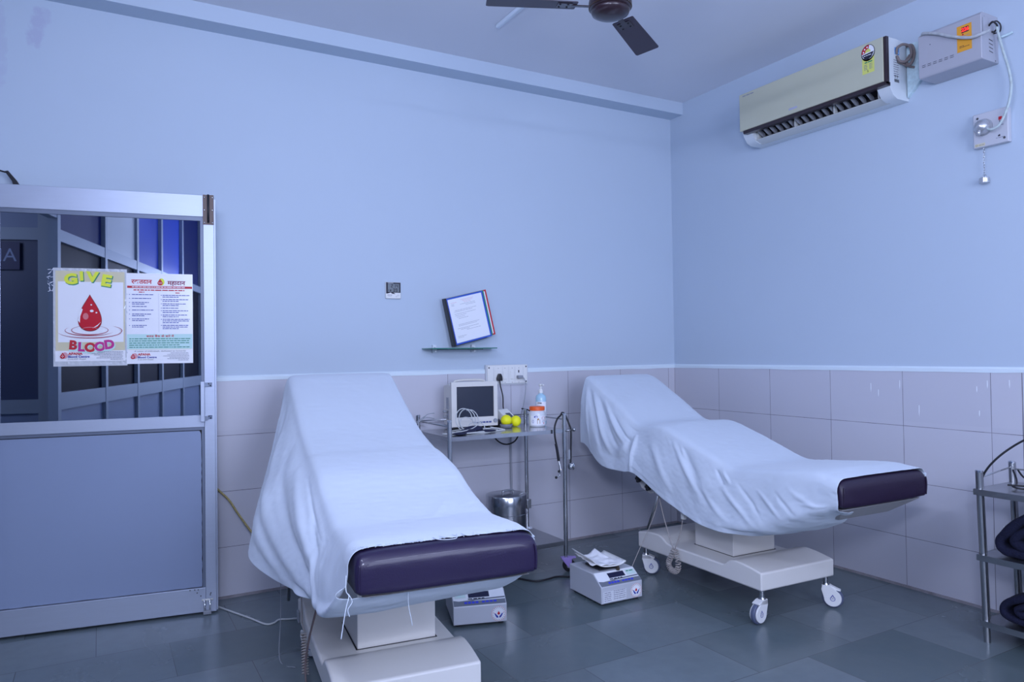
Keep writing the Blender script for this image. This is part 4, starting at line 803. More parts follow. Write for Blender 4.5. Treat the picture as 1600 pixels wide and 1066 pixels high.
for nm, c, z, dx, ang in (('red', (.55, .02, .03), -.030, .008, .0), ('green', (.02, .22, .14), -.018, .006, 0), ('blue', (.03, .10, .55), -.004, 0, 0)):
    f = link(bpy.data.objects.new('pocket', None)); f.parent = bd; f.location = (0, 0, z); f.rotation_euler = (0, {'blue': 0, 'green': -.02, 'red': -.04}[nm], 0)
    ww = {'blue': .262, 'green': .276, 'red': .298}[nm]
    put('frame', frame_pts(bmesh.new(), .002, .002 + dx * .4, ww, .298 + dx * .3, 0), mat('binder_' + nm, c, .4), f, label=nm + ' plastic frame')
    P = Print(); P.z = .001; P.rect(.010, .012, ww - .008, .290, mat('plastic_pocket_paper', (.86, .87, .90), .25, coat=.6))
    if nm == 'blue':
        P.up()
        for k, (xa, xb, y) in enumerate(((.10, .19, .272), (.11, .185, .264), (.12, .17, .255), (.09, .20, .245), (.13, .20, .236), (.03, .07, .262), (.03, .05, .252), (.03, .05, .244), (.045, .20, .212), (.04, .17, .204), (.04, .19, .19), (.04, .12, .180), (.05, .11, .170), (.06, .13, .160), (.05, .20, .122), (.05, .18, .114), (.04, .19, .098), (.06, .12, .090), (.10, .20, .082), (.03, .09, .050), (.03, .07, .042))): P.line_of_print(xa, xb, y, .0018, I_GREY if k > 2 and k != 5 else I_PINK, k)
    P.done('paper', f)
# switchboard
sw = thing('switch_board', 'white power board with two sockets and two switches on the back wall', 'switchboard', M=WALLB(-1.470, -.0085, 1.1555))
put('backbox', B(-.158, .158, -.066, .066, .0, .010), mat('dull_white_plastic', (.60, .62, .66), .4), sw); put('plate', B(-.148, .152, -.058, .064, .010, .016), WHITEP, sw, bevel=.003)
sc2 = bmesh.new()
for x, y in ((-.136, .048), (.142, .052), (.142, -.046), (-.136, -.046)): lathe([(.0055, .016), (.0045, .018)], 12, (x, y, 0), 'z', sc2)
put('screw', sc2, mat('steel_screw', (.12, .12, .13), .4, .6), sw)
put('switch', B(-.032, -.008, -.030, .026, .016, .0205), WHITEP, sw, bevel=.003); put('switch', B(.022, .046, -.030, .026, .016, .0205), WHITEP, sw, bevel=.003)
put('socket', B(-.092, -.048, -.036, .034, .016, .0185), WHITEP, sw, bevel=.002); put('socket', B(.062, .108, -.036, .034, .016, .0185), WHITEP, sw, bevel=.002)
P = Print(); P.z = .0192
for x in (-.07, -.02, .034, .085): P.disc(x, .044, .002, I_BLK); P.disc(x, -.050, .002, I_BLK)
P.rect(.080, .012, .088, .030, I_BLK)
for x in (-.104, .0 - .044 + .005, .008, .055, .117): P.rect(x, -.050, x + .0008, .052, I_GREY)
P.done('markings', sw)
def plugc(name, x, m, label, pts, r, cord, w_=.016):
    t = thing(name, label, 'plug', (0, 0, 0)); X = -1.470 + x
    put('plug_body', prism([(X - w_, 1.118), (X - w_ * 1.1, 1.135), (X - w_ * .6, 1.155), (X - .004, 1.165), (X + .006, 1.165), (X + w_ * .8, 1.150), (X + w_, 1.130), (X + w_, 1.118)], -.060, -.0276, 'y') if m is BLKP else boxes((X - .020, X + .018, -.055, -.0276, 1.130, 1.150)), m, t, bevel=.004)
    put('cord', tube(pts, r, 7), cord, t, smooth=True)
plugc('plug', -.07, BLKP, 'black three pin plug in the left socket, above the monitor', [(-1.54, -.045, 1.12), (-1.535, -.047, 1.08), (-1.522, -.05, 1.02), (-1.523, -.055, .96), (-1.54, -.08, .90), (-1.62, -.11, .87)], .004, BLACK)
plugc('plug', .085, GREYP, 'grey plug with a thin grey lead in the right socket', [(-1.372, -.045, 1.140), (-1.36, -.06, 1.12), (-1.363, -.075, 1.06), (-1.39, -.09, .96), (-1.415, -.10, .90), (-1.42, -.10, .86)], .003, GREYC)
tag(put('cable', tube([(-1.335 + .0, -.16, .93), (-1.36, -.17, .925), (-1.37, -.19, .90), (-1.365, -.20, .86), (-1.375, -.16, .845)][0:0] or [(-1.41, -.10, .935), (-1.395, -.15, .93), (-1.375, -.19, .90), (-1.385, -.22, .86), (-1.40, -.26, .8475)], .004, 7), BLACK, None, smooth=True), 'short black lead bent over the trolley beside the meter', 'cable')
tag(put('cable', tube([(-1.655, -.12, .835), (-1.64, -.115, .79), (-1.59, -.11, .735), (-1.53, -.11, .712), (-1.47, -.112, .73), (-1.44, -.115, .78), (-1.43, -.115, .82)], .005, 7), BLACK, None, smooth=True), 'black cable sagging in a loop below the top shelf of the trolley', 'cable')
tag(put('cable', tube([(-1.45, -.022, .80), (-1.452, -.020, .5), (-1.447, -.022, .2), (-1.46, -.03, .010)], .0045, 7), GREYC, None, smooth=True), 'straight grey cable running down the tiles behind the trolley leg', 'cable')
# cables on wall / floor
tag(put('cord', tube([(-3.262, -.030, .60), (-3.24, -.03, .575), (-3.20, -.04, .53), (-3.16, -.06, .46), (-3.12, -.08, .395), (-3.09, -.10, .35), (-3.05, -.12, .31)], .0055, 8), None or mat('yellow_twisted_cord', (.42, .34, .14), .6, var=.6, vscale=90), None, smooth=True), 'yellow twisted cord running down from the door edge behind the sheet', 'cord')
tag(put('cable', tube([(-3.283, -.120, .006), (-3.23, -.24, .005), (-3.16, -.40, .005), (-3.11, -.525, .005), (-3.07, -.53, .005), (-3.04, -.50, .005), (-2.99, -.52, .005), (-2.90, -.58, .02), (-2.88, -.70, .1)], .0045, 8), WHITEC, None, smooth=True), 'thin white cable lying on the floor from the door foot to the near couch', 'cable')
#@@AC
# ------------------------------------------------------------------ right wall: air conditioner, stabiliser, socket box
ac = thing('air_conditioner', 'cream split air conditioner with dark brown trim high on the right wall', 'air conditioner', M=WALLR(-.0005, -.873, 2.635))
AW = mat('ac_white', (.70, .75, .78), .35); LW = 1.0
endp = [(0, -.012), (0, .300), (.10, .308), (.165, .306), (.178, .295), (.178, .075), (.165, .040), (.135, .002), (.10, -.012), (.0, -.012)]
def acx(pts, x0, x1, bm=None): # pts (depth,up)
    bm = bm or bmesh.new(); A = [bm.verts.new((x0, u, d)) for d, u in pts]; C = [bm.verts.new((x1, u, d)) for d, u in pts]; n = len(pts); bm.faces.new(A); bm.faces.new(C[::-1])
    for k in range(n): bm.faces.new((A[k], C[k], C[(k + 1) % n], A[(k + 1) % n]))
    return bm
hb_ = acx([(0, 0), (0, .300), (.10, .308), (.165, .306), (.178, .295), (.178, .086), (.120, .080), (.062, .05), (.062, -.012), (0, -.012)], .07, LW - .07); acx(endp, 0, .07, hb_); acx(endp, LW - .07, LW, hb_)
put('housing', hb_, AW, ac, smooth=False)
fp = put('front_panel', acx([(.180, .068), (.180, .308), (.200, .306), (.202, .30), (.202, .072), (.200, .068)], .002, LW - .012), mat('ac_cream_panel', (.56, .56, .42), .22, coat=.5), ac, bevel=.002)
put('panel_trim', acx([(.172, .052), (.172, .308), (.196, .306), (.196, .064), (.204, .064), (.204, .052)], LW - .013, LW + .004, acx([(.164, .046), (.164, .066), (.204, .066), (.204, .050), (.200, .046)], .03, LW + .004)), BROWN, ac, bevel=.002, label='dark brown trim along the panel edge')
put('outlet', acx([(.063, .004), (.063, .049), (.120, .079), (.177, .085), (.170, .078), (.125, .070), (.078, .044), (.072, .004)], .071, LW - .071), BLACK, ac)
put('flap', acx([(.068, -.014), (.066, -.008), (.100, -.001), (.132, .010), (.134, .005), (.10, -.008)], .06, LW - .06), mat('ac_flap', (.62, .64, .62), .4), ac, bevel=.001)
for k in range(17):
    x = .10 + k * .047; put('guide_vane', acx([(.078, .020), (.085, .046), (.125, .068), (.165, .076), (.150, .050), (.11, .024)], x, x + .004), GREYP, ac)
for x in (.075, .36, .63, .905): put('flap_arm', acx([(.085, -.006), (.11, .065), (.125, .068), (.125, .02), (.115, .002)], x, x + .008), mat('ac_flap', (.62, .64, .62), .4), ac)
P = Print(); ex, ey = .905, .255
P.rect(ex - .035, ey - .115, ex + .035, ey - .03, ink('label_yellow', (.72, .74, .18))); P.disc(ex, ey - .005, .040, I_BLK, .044, 28); P.up(); P.disc(ex, ey - .002, .036, I_WHT, .038, 28); P.up()
P.poly([(ex, ey)] + [(ex + .036 * math.cos(a), ey + .036 * math.sin(a)) for a in [PI * (1.05 - .62 * k / 12) for k in range(13)]], I_RED)
P.up(); P.poly([(ex, ey - .002)] + [(ex + .016 * math.cos(a), ey + .016 * math.sin(a)) for a in [PI * (1.05 - 1.1 * k / 12) for k in range(13)]], ink('label_yellow', (.72, .74, .18)))
for k in range(3): a = PI * (.95 - .2 * k); P.disc(ex + .026 * math.cos(a), ey + .026 * math.sin(a), .005, I_WHT, n=5, a0=PI / 2)
P.poly([(ex - .034, ey - .010), (ex + .034, ey - .006), (ex + .02, ey - .032), (ex, ey - .042), (ex - .02, ey - .034)], I_BLK); P.up(); P.line_of_print(ex - .025, ex + .025, ey - .02, .004, I_WHT, 7)
P.line_of_print(ex - .02, ex + .024, ey - .058, .006, I_GRN, 8)
for k in range(4): P.line_of_print(ex - .024, ex - .004, ey - .070 - k * .008, .003, I_GREY, k); P.line_of_print(ex + .006, ex + .024, ey - .070 - k * .008, .003, I_GREY, k + 9)
P.text('5', ex - .002, ey - .104, .014, I_BLK, bold=1)
o = P.done('energy_label', ac, label='yellow energy rating label with red arc of stars'); o.location = (0, 0, .2021)
P = Print(); P.line_of_print(.03, .12, .285, .006, I_GREY, 5); P.rect(.385, .092, .445, .104, mat('logo_lilac', (.45, .46, .60), .4)); o = P.done('panel_print', ac); o.location = (0, 0, .2021)
P = Print(); P.rect(-.118, .225, -.078, .262, ink('sky_blue', (.10, .35, .75))); P.up(); P.line_of_print(-.112, -.084, .232, .006, I_WHT, 2); 
for k in range(8): P.line_of_print(-.13 + .0, -.085, .19 - k * .012, .004, I_GREY, k)
for k in range(14): P.rect(-.125 + k * .003, .075, -.1235 + k * .003, .092, I_BLK)
P.text('T', -.118, .103, .02, I_BLK, bold=2); P.text('T', -.10, .103, .02, I_BLK, bold=2); o = P.done('side_sticker', ac); o.matrix_parent_inverse = Matrix(); o.location = (LW + .0005, 0, 0); o.rotation_euler = (0, PI / 2, 0)
# wiring between unit and stabiliser
CB = mat('dusty_brown_cable', (.22, .18, .17), .7, bump=.5, bscale=150)
wb = tube([(-.105, -1.875, 2.86), (-.11, -1.885, 2.89), (-.09, -1.905, 2.905), (-.07, -1.93, 2.885), (-.065, -1.93, 2.84), (-.08, -1.91, 2.815), (-.10, -1.89, 2.82), (-.11, -1.88, 2.85)], .007, 8)
tube([(-.06, -1.90, 2.90), (-.05, -1.925, 2.90), (-.045, -1.935, 2.86), (-.05, -1.93, 2.82), (-.055, -1.915, 2.80), (-.06, -1.90, 2.82), (-.055, -1.92, 2.85)], .008, 8, bm=wb); tube([(-.10, -1.88, 2.82), (-.05, -1.90, 2.80), (-.02, -1.92, 2.79)], .006, 8, bm=wb)
tag(put('cable_loop', wb, CB, None, smooth=True), 'dusty brown cable loops between the air conditioner and the stabiliser', 'cable')
tag(put('cable_trunking', prism([(-1.880, 2.93), (-2.00, 2.91), (-2.00, 2.76), (-1.880, 2.64)], -.022, -.0005, 'x'), mat('flaking_paint', (.55, .70, .74), .6, var=.25, vscale=60), None), 'flaking pale trunking on the wall between air conditioner and stabiliser', 'trunking')
sbz = thing('voltage_stabiliser', 'grey metal voltage stabiliser box with an orange panel and red display', 'stabiliser', M=WALLR(-.0005, -2.020, 2.668) @ Matrix.Diagonal((.82, .85, 1, 1)))
SG = mat('stabiliser_grey', (.48, .48, .53), .45, .2, var=.03)
put('case', acx([(0, 0), (0, .268), (.135, .268), (.150, .252), (.150, .012), (.142, 0)], 0, .372), SG, sbz, bevel=.003)
P = Print()
for k in range(6):
    for j in range(2): P.poly([(.022 + k * .034, .062 + j * .010), (.044 + k * .034, .062 + j * .010), (.046 + k * .034, .065 + j * .010), (.024 + k * .034, .065 + j * .010)], I_BLK)
P.disc(.075, .185, .003, I_BLK, n=8); o = P.done('front_vents', sbz); o.location = (0, 0, .1503)
P = Print(); P.rect(.236, .075, .320, .225, ink('orange_panel', (.80, .36, .03))); P.up(); P.rect(.262, .180, .304, .212, I_BLK); P.line_of_print(.255, .29, .150, .003, I_GREY, 2); P.line_of_print(.265, .31, .160, .003, I_GREY, 3); P.line_of_print(.250, .31, .098, .003, I_BLK, 4); P.line_of_print(.25, .275, .105, .003, I_BLK, 5); P.disc(.270, .171, .005, I_RED)
o = P.done('orange_panel', sbz); o.location = (0, 0, .1503)
P = Print(); P.text('226', .284, .196, .028, mat('led_red', (.6, .02, .01), .5, emit=(1, .03, .02), estr=2.2), bold=2); o = P.done('led_display', sbz); o.location = (0, 0, .1512)
P = Print()
for k in range(4): P.poly([(-.085, .055 + k * .022), (-.050, .050 + k * .022), (-.050, .054 + k * .022), (-.085, .059 + k * .022)], I_BLK)
P.disc(-.03, .01, .004, I_BLK, n=8); P.rect(-.138, .13, -.136, .235, I_BLK); P.disc(-.12, .245, .002, I_BLK, n=8)
o = P.done('side_vents', sbz); o.location = (.3723, 0, 0); o.rotation_euler = (0, PI / 2, 0)
tw = tube([(.372, .20, .08), (.40, .21, .09), (.405, .19, .06), (.385, .17, .05), (.372, .17, .06)], .005, 7); tube([(.372, .22, .06), (.395, .225, .05), (.41, .20, .04), (.40, .17, .03), (.372, .165, .04)], .004, 7, bm=tw)
put('terminal_wires', tw, BLKP, sbz, smooth=True); 
# supply cable swooping over the box and down to the socket
def WR(x, y, z): return Vector((-z, -2.020 - x * .82, 2.668 + y * .85))
tag(put('cable', tube([WR(.015, .245, .11), WR(.03, .262, .152), WR(.06, .255, .162), WR(.13, .225, .166), WR(.20, .185, .168), WR(.27, .150, .166), WR(.33, .130, .165), WR(.37, .135, .155), WR(.395, .155, .12)], .0075, 8), mat('taped_grey_cable', (.46, .48, .50), .6, var=.35, vscale=40), None, smooth=True), 'thick taped cable draped across the front of the stabiliser', 'cable')
tag(put('cable', tube([WR(.40, .20, .06), WR(.408, .14, .055), WR(.425, .05, .05), WR(.450, -.06, .045), WR(.462, -.15, .045), WR(.455, -.23, .048), WR(.437, -.30, .055), WR(.405, -.365, .062), WR(.37, -.385, .07), WR(.345, -.378, .072)], .0062, 8), mat('pale_green_cable', (.48, .56, .56), .6, var=.3, vscale=50), None, smooth=True), 'pale cable hanging from the stabiliser down to the socket box', 'cable')
tag(put('wall_spike', tube([WR(.40, .14, .02), WR(.43, .145, .012), WR(.455, .15, .008)], .006, 7), mat('flaking_paint', (.55, .70, .74), .6), None, smooth=True), 'short paint covered stub of conduit right of the stabiliser', 'conduit')
sx = thing('socket_box', 'square grey wall socket box with a round metal plug and a hanging capped chain', 'socket', M=WALLR(-.0005, -2.215, 2.275))
put('plate', B(0, .160, .0, .168, 0, .032), mat('socket_grey', (.56, .57, .62), .45), sx, bevel=.004)
put('screw', lathe([(.006, .032), (.005, .034)], 12, (.022, .145, 0), 'z', lathe([(.006, .032), (.005, .034)], 12, (.142, .022, 0))), mat('steel_screw', (.12, .12, .13), .4, .6), sx)
P = Print(); P.z = .0325; P.rect(.118, .112, .134, .128, I_RED); P.text('M', .126, .105, .014, I_BLK, bold=1); P.line_of_print(.118, .140, .085, .004, I_GREY, 2); P.line_of_print(.105, .145, .026, .003, I_GREY, 3); P.poly([(.113, .034), (.125, .034), (.123, .044), (.115, .040)], I_BLK); P.rect(.008, .006, .055, .020, I_CREAM); P.up(); P.ring(.016, .013, .004, .004, .001, I_BLK); P.line_of_print(.026, .050, .011, .003, I_GREY, 5)
P.done('markings', sx)
pg = lathe([(.034, .030), (.036, .040), (.036, .050), (.033, .064), (.024, .078), (.010, .086), (.004, .088)], 28, (.052, .095, 0)); SILV = mat('satin_silver', (.62, .62, .64), .3, .8)
pgo = put('metal_plug', pg, SILV, sx, smooth=True); put('socket_collar', lathe([(.040, .0315), (.040, .040), (.036, .042)], 28, (.052, .095, 0)), GREYP, sx); put('plug_neck', cyl((.050, .078, .070), (.047, .052, .078), .009), SILV, pgo, smooth=True)
chn = thing('cap_chain', 'small chain with a round metal cap hanging below the socket box', 'chain', M=WALLR(-.0005, -2.258, 2.275))
cb = bmesh.new()
for k in range(11):
    y = -.006 - k * .0125; pts = [((.0035 * math.cos(a) if k % 2 else 0) + .0008 * math.sin(k), y + .0085 * math.sin(a), .022 + (0 if k % 2 else .0035 * math.cos(a))) for a in [2 * PI * j / 8 for j in range(8)]]
    tube(pts, .0011, 5, 3, bm=cb, closed=True)
put('links', cb, STEEL, chn, smooth=True); put('ring', tube([(.008 * math.cos(a), -.142 + .008 * math.sin(a), .022) for a in [2 * PI * j / 10 for j in range(10)]], .0013, 5, 3, closed=True), STEEL, chn, smooth=True)
put('cap', lathe([(.021, -.176), (.0225, -.174), (.0225, -.152), (.020, -.149), (.004, -.149)], 24, (0, 0, .023), 'y'), SILV, chn, smooth=False)
# ------------------------------------------------------------------ ceiling fan and pale strip
fan = thing('ceiling_fan', 'dark brown three bladed ceiling fan, cut off by the top of the photo', 'fan', (-1.856, -1.68, 0))
FZ = 2.785
put('downrod', cyl((0, 0, FZ + .06), (0, 0, H - .03), .012), BROWN, fan, smooth=True); put('canopy', lathe([(.05, H - .002), (.052, H - .05), (.02, H - .09)], 28), BROWN, fan, smooth=True)
put('motor', lathe([(.02, FZ + .085), (.06, FZ + .08), (.088, FZ + .062), (.094, FZ + .040), (.094, FZ + .022), (.090, FZ + .010), (.086, FZ + .006)], 40), BROWN, fan, smooth=True)
put('motor_cap', lathe([(.083, FZ + .006), (.085, FZ), (.080, FZ - .012), (.060, FZ - .023), (.030, FZ - .029), (.003, FZ - .030)], 40), BROWN, fan, smooth=True)
put('motor_band', tube([(.093 * math.cos(2 * PI * k / 32), .093 * math.sin(2 * PI * k / 32), FZ + .014) for k in range(32)], .0018, 6, 1, closed=True), mat('dull_gold', (.14, .09, .06), .3, .8), fan, smooth=True)
for dg_ in (157.5, 33, 277):
    a = math.radians(dg_); Mx = Matrix.Rotation(a, 4, 'Z') @ Matrix.Translation((0, 0, FZ + .02)) @ Matrix.Rotation(math.radians(-9), 4, 'X')
    bl = bmesh.new(); pts = [(.15, -.050), (.155, -.054), (.53, -.064), (.54, -.058), (.545, .050), (.535, .056), (.155, .046), (.15, .040)]; prism(pts, -.002, .001, 'z', bl); bmesh.ops.transform(bl, matrix=Mx, verts=bl.verts[:])
    bo_ = put('blade', bl, mat('brown_blade', (.045, .030, .048), .4), fan)
    ar = boxes((.085, .175, -.012, .012, -.006, -.0021), (.17, .235, -.030, .030, -.005, -.0021)); bmesh.ops.transform(ar, matrix=Mx, verts=ar.verts[:]); put('blade_iron', ar, BROWN, bo_, bevel=.002)
    scb = bmesh.new()
    for x, y in ((.19, -.018), (.19, .018), (.225, -.018), (.225, .018)): sphere((x, y, -.006), .005, scb, 8, (1, 1, .5))
    bmesh.ops.transform(scb, matrix=Mx, verts=scb.verts[:]); put('screw', scb, BLACK, bo_, smooth=True)
tag(put('ceiling_strip', boxes((-1.853, -1.830, -1.25, -.63, H - .022, H - .0005)), mat('strip_white', (.70, .78, .86), .4), None, bevel=.005), 'short pale strip on the ceiling behind the left fan blade', 'conduit')  # pale raised strip along the ceiling
#@@SCALES
# ------------------------------------------------------------------ blood collection monitors on the floor
def scale(label, loc, rz, papers):
    t = thing('blood_collection_scale', label, 'scale', loc, rz)
    BW, BD = .258, .300  # local: x right, y back, front at y=0
    SGx = mat('scale_silver', (.58, .60, .66), .42, .15)
    f = mat('scale_feet', (.02, .02, .025), .5)
    for x in (.025, BW - .025):
        for y in (.03, BD - .03): put('foot', lathe([(.014, 0), (.014, .012)], 16, (x, y, 0)), f, t)
    put('case', prism([(0, .012), (0, .098), (.075, .148), (BD, .148), (BD, .012)], 0, BW, 'x'), SGx, t, bevel=.003)
    P = Print()  # front
    cx, cy = BW - .040, .052
    P.disc(cx, cy, .036, I_WHT, n=32); P.up(); P.ring(cx, cy, .0345, .0345, .0012, I_RED, n=36); P.ring(cx, cy, .0265, .0265, .0006, I_GREY, n=36)
    r = random.Random(1)
    for k in range(22): a = 2 * PI * k / 22; P.disc(cx + .0305 * math.cos(a), cy + .0305 * math.sin(a), .0018, I_BLK, n=5)
    P.up(); logo_drop(P, cx, cy + .001, .0065); 
    for s_ in (-1, 1): P.poly([(cx + s_ * .002, cy - .020), (cx + s_ * .003, cy - .012), (cx + s_ * .010, cy - .006), (cx + s_ * .016, cy + .002), (cx + s_ * .021, cy + .001), (cx + s_ * .016, cy - .010), (cx + s_ * .010, cy - .019)], I_BLUE); P.disc(cx + s_ * .023, cy + .004, .002, I_RED, n=6)
    if papers:
        P.up(-.0003); P.rect(.012, .018, .155, .075, ink('card', (.70, .72, .78))); P.up()
        for k in range(5): P.line_of_print(.018, .060, .065 - k * .010, .0035, I_GREY, k); P.line_of_print(.075, .148, .068 - k * .010, .0035, I_GREY, k + 7)
        for k in range(6): P.rect(.012, .0745 - k * .0112, .155, .0740 - k * .0112, I_GREY)
    o = P.done('front_print', t); o.location = (0, -.0006, .0); o.rotation_euler = (PI / 2, 0, 0)
    # sloping fascia
    ang = math.atan2(.050, .075); L_ = math.hypot(.05, .075)
    P = Print(); DG = ink('fascia_grey', (.16, .18, .22)); WH = ink('fascia_white', (.80, .82, .86))
    P.rect(.004, .002, BW - .004, .028, DG); P.rect(.004, .028, BW - .004, L_ + .001, WH); P.up()
    P.poly([(.004, .036), (.004, .028), (.07, .022), (.11, .030), (BW - .004, .034), (BW - .004, .042), (.11, .038), (.07, .032), (.03, .030)], DG); P.up()
    P.rect(.078, .046, .180, .078, ink('lcd_dark', (.012, .014, .05))); P.up()
    P.rect(.010, .046, .066, .082, ink('sticker_pale', (.62, .74, .72))) if not papers else P.rect(.192, .046, .250, .080, ink('sticker_pale', (.62, .74, .72))); P.up()
    xo = .014 if not papers else .197; P.line_of_print(xo, xo + .046, .068, .006, I_GRN, 3); P.line_of_print(xo + .01, xo + .045, .055, .008, I_TEAL, 4)
    BB = ink('button_blue', (.04, .06, .60))
    for k in range(4): P.rect(.055 + k * .018, .012, .069 + k * .018, .024, BB); P.rect(.140 + k * .019, .013, .154 + k * .019, .023, BB)
    P.line_of_print(.075, .155, .036, .006, I_BLK, 9)
    o = P.done('control_panel', t); o.location = (0, -.0004, .0985); o.rotation_euler = (ang, 0, 0)
    # weighing tray
    if papers:
        put('tray_support', boxes((.06, .18, .10, .24, .1485, .158)), BLKP, t, bevel=.003)
        tb = bmesh.new(); nx, ny = 14, 12; V = []
        for i in range(nx + 1):
            row = []
            for j in range(ny + 1):
                u, v = i / nx, j / ny; x = -.012 + u * .21; y = .055 + v * .225
                z = .172 + .030 * (abs(u - .55) * 2) ** 3 + .012 * (1 - v) * (1 - u) + .022 * v * (1 - u) ** 2
                row.append(tb.verts.new((x + .015 * v, y, z)))
            V.append(row)
        for i in range(nx):
            for j in range(ny): tb.faces.new((V[i][j], V[i + 1][j], V[i + 1][j + 1], V[i][j + 1]))
        put('tray', tb, WHITEP, t, smooth=True, solid=.003)
        put('sensor_post', lathe([(.010, .148), (.010, .160), (.007, .162), (.007, .172), (.004, .174)], 16, (.155, .070, 0)), mat('brass_dark', (.10, .08, .06), .4, .6), t)
    else:
        put('tray_support', boxes((.06, .20, .10, .24, .1485, .158)), BLKP, t, bevel=.003); put('tray', boxes((.03, .23, .08, .28, .158, .164)), WHITEP, t, bevel=.003)
    return t
scale('silver blood bag scale standing on the floor under the purple cushion of the near couch', (-2.352, -1.045, 0), math.radians(-17.5), False)
s2 = scale('silver blood bag scale with crumpled paper on its tray, on the floor between the couches', (-1.589, -1.183, 0), math.radians(-1.8), True)
# crumpled paper bag on the tray
pbm = bmesh.new(); n1, n2 = 26, 20; V = []
for i in range(n1 + 1):
    row = []
    for j in range(n2 + 1):
        u, v = i / n1, j / n2; x = -.005 + u * .215 + .02 * (v - .5); y = .058 + v * .20
        z = .180 + .028 * (1 - u) ** 3 * (.6 + .6 * v) + .032 * max(0, 1 - abs(u - .62) * 4) * max(0, v - .25) * 1.6 + .006 * noise.noise(Vector((u * 7, v * 6, 2))) + .012 * abs(noise.noise(Vector((u * 4, v * 4, 9)))) + .028 * max(0, u - .75) ** 1 * (1 - v)
        row.append(pbm.verts.new((x, y, z)))
    V.append(row)
for i in range(n1):
    for j in range(n2): pbm.faces.new((V[i][j], V[i + 1][j], V[i + 1][j + 1], V[i][j + 1]))
o = put('paper_wrapper', pbm, PAPER, None, smooth=False, solid=.001); o.location = s2.location; o.rotation_euler = s2.rotation_euler; tag(o, 'crumpled white paper wrapper lying on the tray of the right floor scale', 'paper')
tag(put('cable', tube([(-2.07, -.90, .006), (-1.98, -.80, .006), (-1.88, -.66, .006), (-1.80, -.58, .006), (-1.731, -.555, .006), (-1.664, -.66, .006), (-1.58, -.665, .006), (-1.516, -.655, .006), (-1.45, -.70, .006), (-1.42, -.80, .012), (-1.42, -.87, .03)], .0055, 8), BLACK, None, smooth=True), 'black mains cable snaking over the floor between the two scales', 'cable')
#@@RACK
# ------------------------------------------------------------------ steel rack at the right edge
rk = thing('steel_rack', 'stainless steel three shelf rack with navy blankets at the right edge', 'rack', (-.418, -2.425, 0))
LX, LY = .295, -.82; lean = -.048
def rx(z): return lean * z
for i, (x, y, h) in enumerate(((0, 0, .752), (LX, .01, .765), (0, LY, .752), (LX, LY, .765))):
    lg = put('leg', cyl((x + rx(0), y, 0), (x + rx(h), y, h), .0135, 20, bm=cyl((x + .016 + rx(.1), y - .004, .10), (x + .016 + rx(h), y - .004, h), .006, 12)), STEELD, rk)
    put('cap', lathe([(.0145, 0), (.0145, .007), (.011, .010)], 18, (x + rx(h), y, h - .004)), CHROME, lg)
for z in (.668, .380, .090):
    dx = rx(z); bm = bmesh.new(); box(bm, dx - .016, dx + LX + .01, LY - .01, .016, z + .003, z + .006)
    for q in ((dx - .018, dx - .015, LY - .012, .018), (dx + LX + .008, dx + LX + .011, LY - .012, .018), (dx - .016, dx + LX + .01, .014, .017), (dx - .016, dx + LX + .01, LY - .012, LY - .009)): box(bm, *q, z - .020, z + .006)
    put('shelf', bm, STEELD, rk)
put('guard_rail', cyl((rx(.72), 0, .722), (LX + rx(.72), .008, .745), .0035, bm=cyl((LX + rx(.74), 0, .735), (LX + rx(.74), LY, .735), .0035)), STEEL, rk, smooth=True)
def ribbon(bm, path, th_, x0, x1, seed):
    P = cr([(0, a, b) for a, b in path], 7); n = len(P); nx = 10; L = []
    for sg_ in (1, -1):
        row = []
        for i, p in enumerate(P):
            t = (P[min(i + 1, n - 1)] - P[max(i - 1, 0)]).normalized(); nrm = Vector((0, -t.z, t.y)); row.append(p + nrm * sg_ * th_ / 2)
        L.append(row)
    outl = L[0] + L[1][::-1]; G = []
    for k in range(nx + 1):
        u = k / nx; X = x0 + (x1 - x0) * u; ring = []
        for q, p in enumerate(outl):
            p = Vector((0, p.y - .028, p.z)); nz = noise.noise(Vector((X * 6, p.y * 9, p.z * 9 + seed))) * .010 + noise.noise(Vector((X * 20, p.y * 24, p.z * 24 + seed))) * .003
            ring.append(bm.verts.new((X + (nz * .8 if k in (0, nx) else 0), p.y + nz, max(.001, p.z + nz))))
        G.append(ring)
    m = len(outl)
    for A, C in zip(G, G[1:]):
        for k in range(m): bm.faces.new((A[k], A[(k + 1) % m], C[(k + 1) % m], C[k]))
    for g in (G[0], G[-1]):
        for k in range(n - 1): bm.faces.new((g[k], g[k + 1], g[m - 2 - k], g[m - 1 - k]))
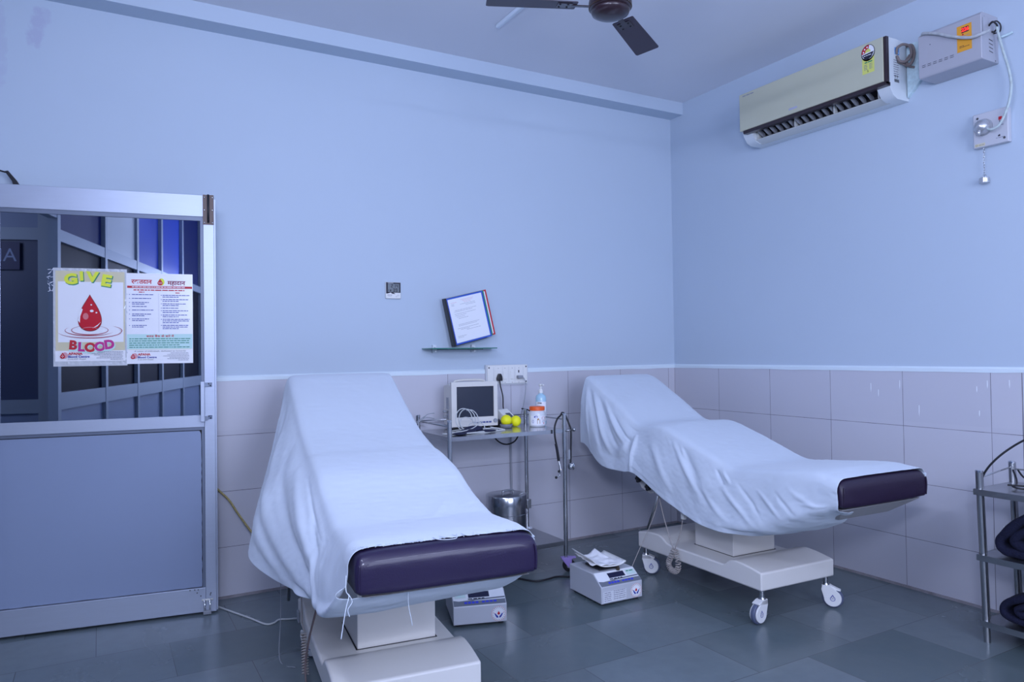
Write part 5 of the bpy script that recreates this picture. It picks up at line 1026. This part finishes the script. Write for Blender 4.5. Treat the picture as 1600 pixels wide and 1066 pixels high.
def blanket(label, z, paths, seed):
    bm = bmesh.new()
    for k, (p, t_, x0) in enumerate(paths): ribbon(bm, p, t_, x0, .275, seed + k)
    o = put('folded_blanket', bm, NAVY, None, smooth=True, sub=1); o.location = (-.418 + rx(z), -2.425, z + .0065); return tag(o, label, 'blanket', 'navy blankets on the steel rack')
blanket('folded navy blanket on the middle shelf of the steel rack', .380, [
    ([(-.46, .190), (-.26, .195), (-.15, .182), (-.08, .140), (-.04, .090), (-.022, .058), (-.035, .030), (-.10, .020), (-.46, .016)], .036, .022),
    ([(-.46, .155), (-.26, .155), (-.17, .142), (-.11, .105), (-.08, .075), (-.10, .055), (-.16, .048), (-.46, .050)], .040, .026),
    ([(-.46, .120), (-.26, .118), (-.19, .105), (-.16, .090), (-.19, .080), (-.46, .082)], .040, .030)], 1)
blanket('rolled navy blanket on the lowest shelf of the steel rack', .090, [
    ([(-.44, .165), (-.26, .170), (-.14, .140), (-.06, .100), (-.025, .062), (-.045, .028), (-.14, .018), (-.30, .018), (-.40, .035), (-.43, .075), (-.38, .115), (-.26, .128), (-.14, .105), (-.085, .075), (-.095, .052), (-.17, .045), (-.30, .045), (-.36, .060), (-.37, .080), (-.32, .098), (-.24, .096), (-.17, .080), (-.16, .070), (-.22, .064), (-.30, .068)], .030, .02)], 5)
kb2 = bmesh.new()
tube([(-.425, -2.415, .68), (-.430, -2.435, .74), (-.425, -2.475, .80), (-.40, -2.53, .86), (-.38, -2.60, .91), (-.35, -2.72, .96)], .0045, 7, 8, bm=kb2)
tag(put('cable', kb2, BLACK, None, smooth=True), 'black cable rising from the steel rack leg out of the picture', 'cable')
kb3 = bmesh.new(); tube([(-.20, -2.44, .735), (-.235, -2.47, .70), (-.30, -2.50, .688), (-.37, -2.52, .690), (-.36, -2.56, .684), (-.25, -2.58, .684), (-.16, -2.56, .688), (-.19, -2.49, .70), (-.18, -2.45, .735)], .004, 7, 8, bm=kb3); tube([(-.37, -2.50, .694), (-.30, -2.57, .690), (-.20, -2.66, .690), (-.1 - .06, -2.75, .690)], .004, 7, 8, bm=kb3)
tag(put('cable_coil', kb3, BLACK, None, smooth=True), 'loose black cable coil on top of the steel rack', 'cable')
#@@END
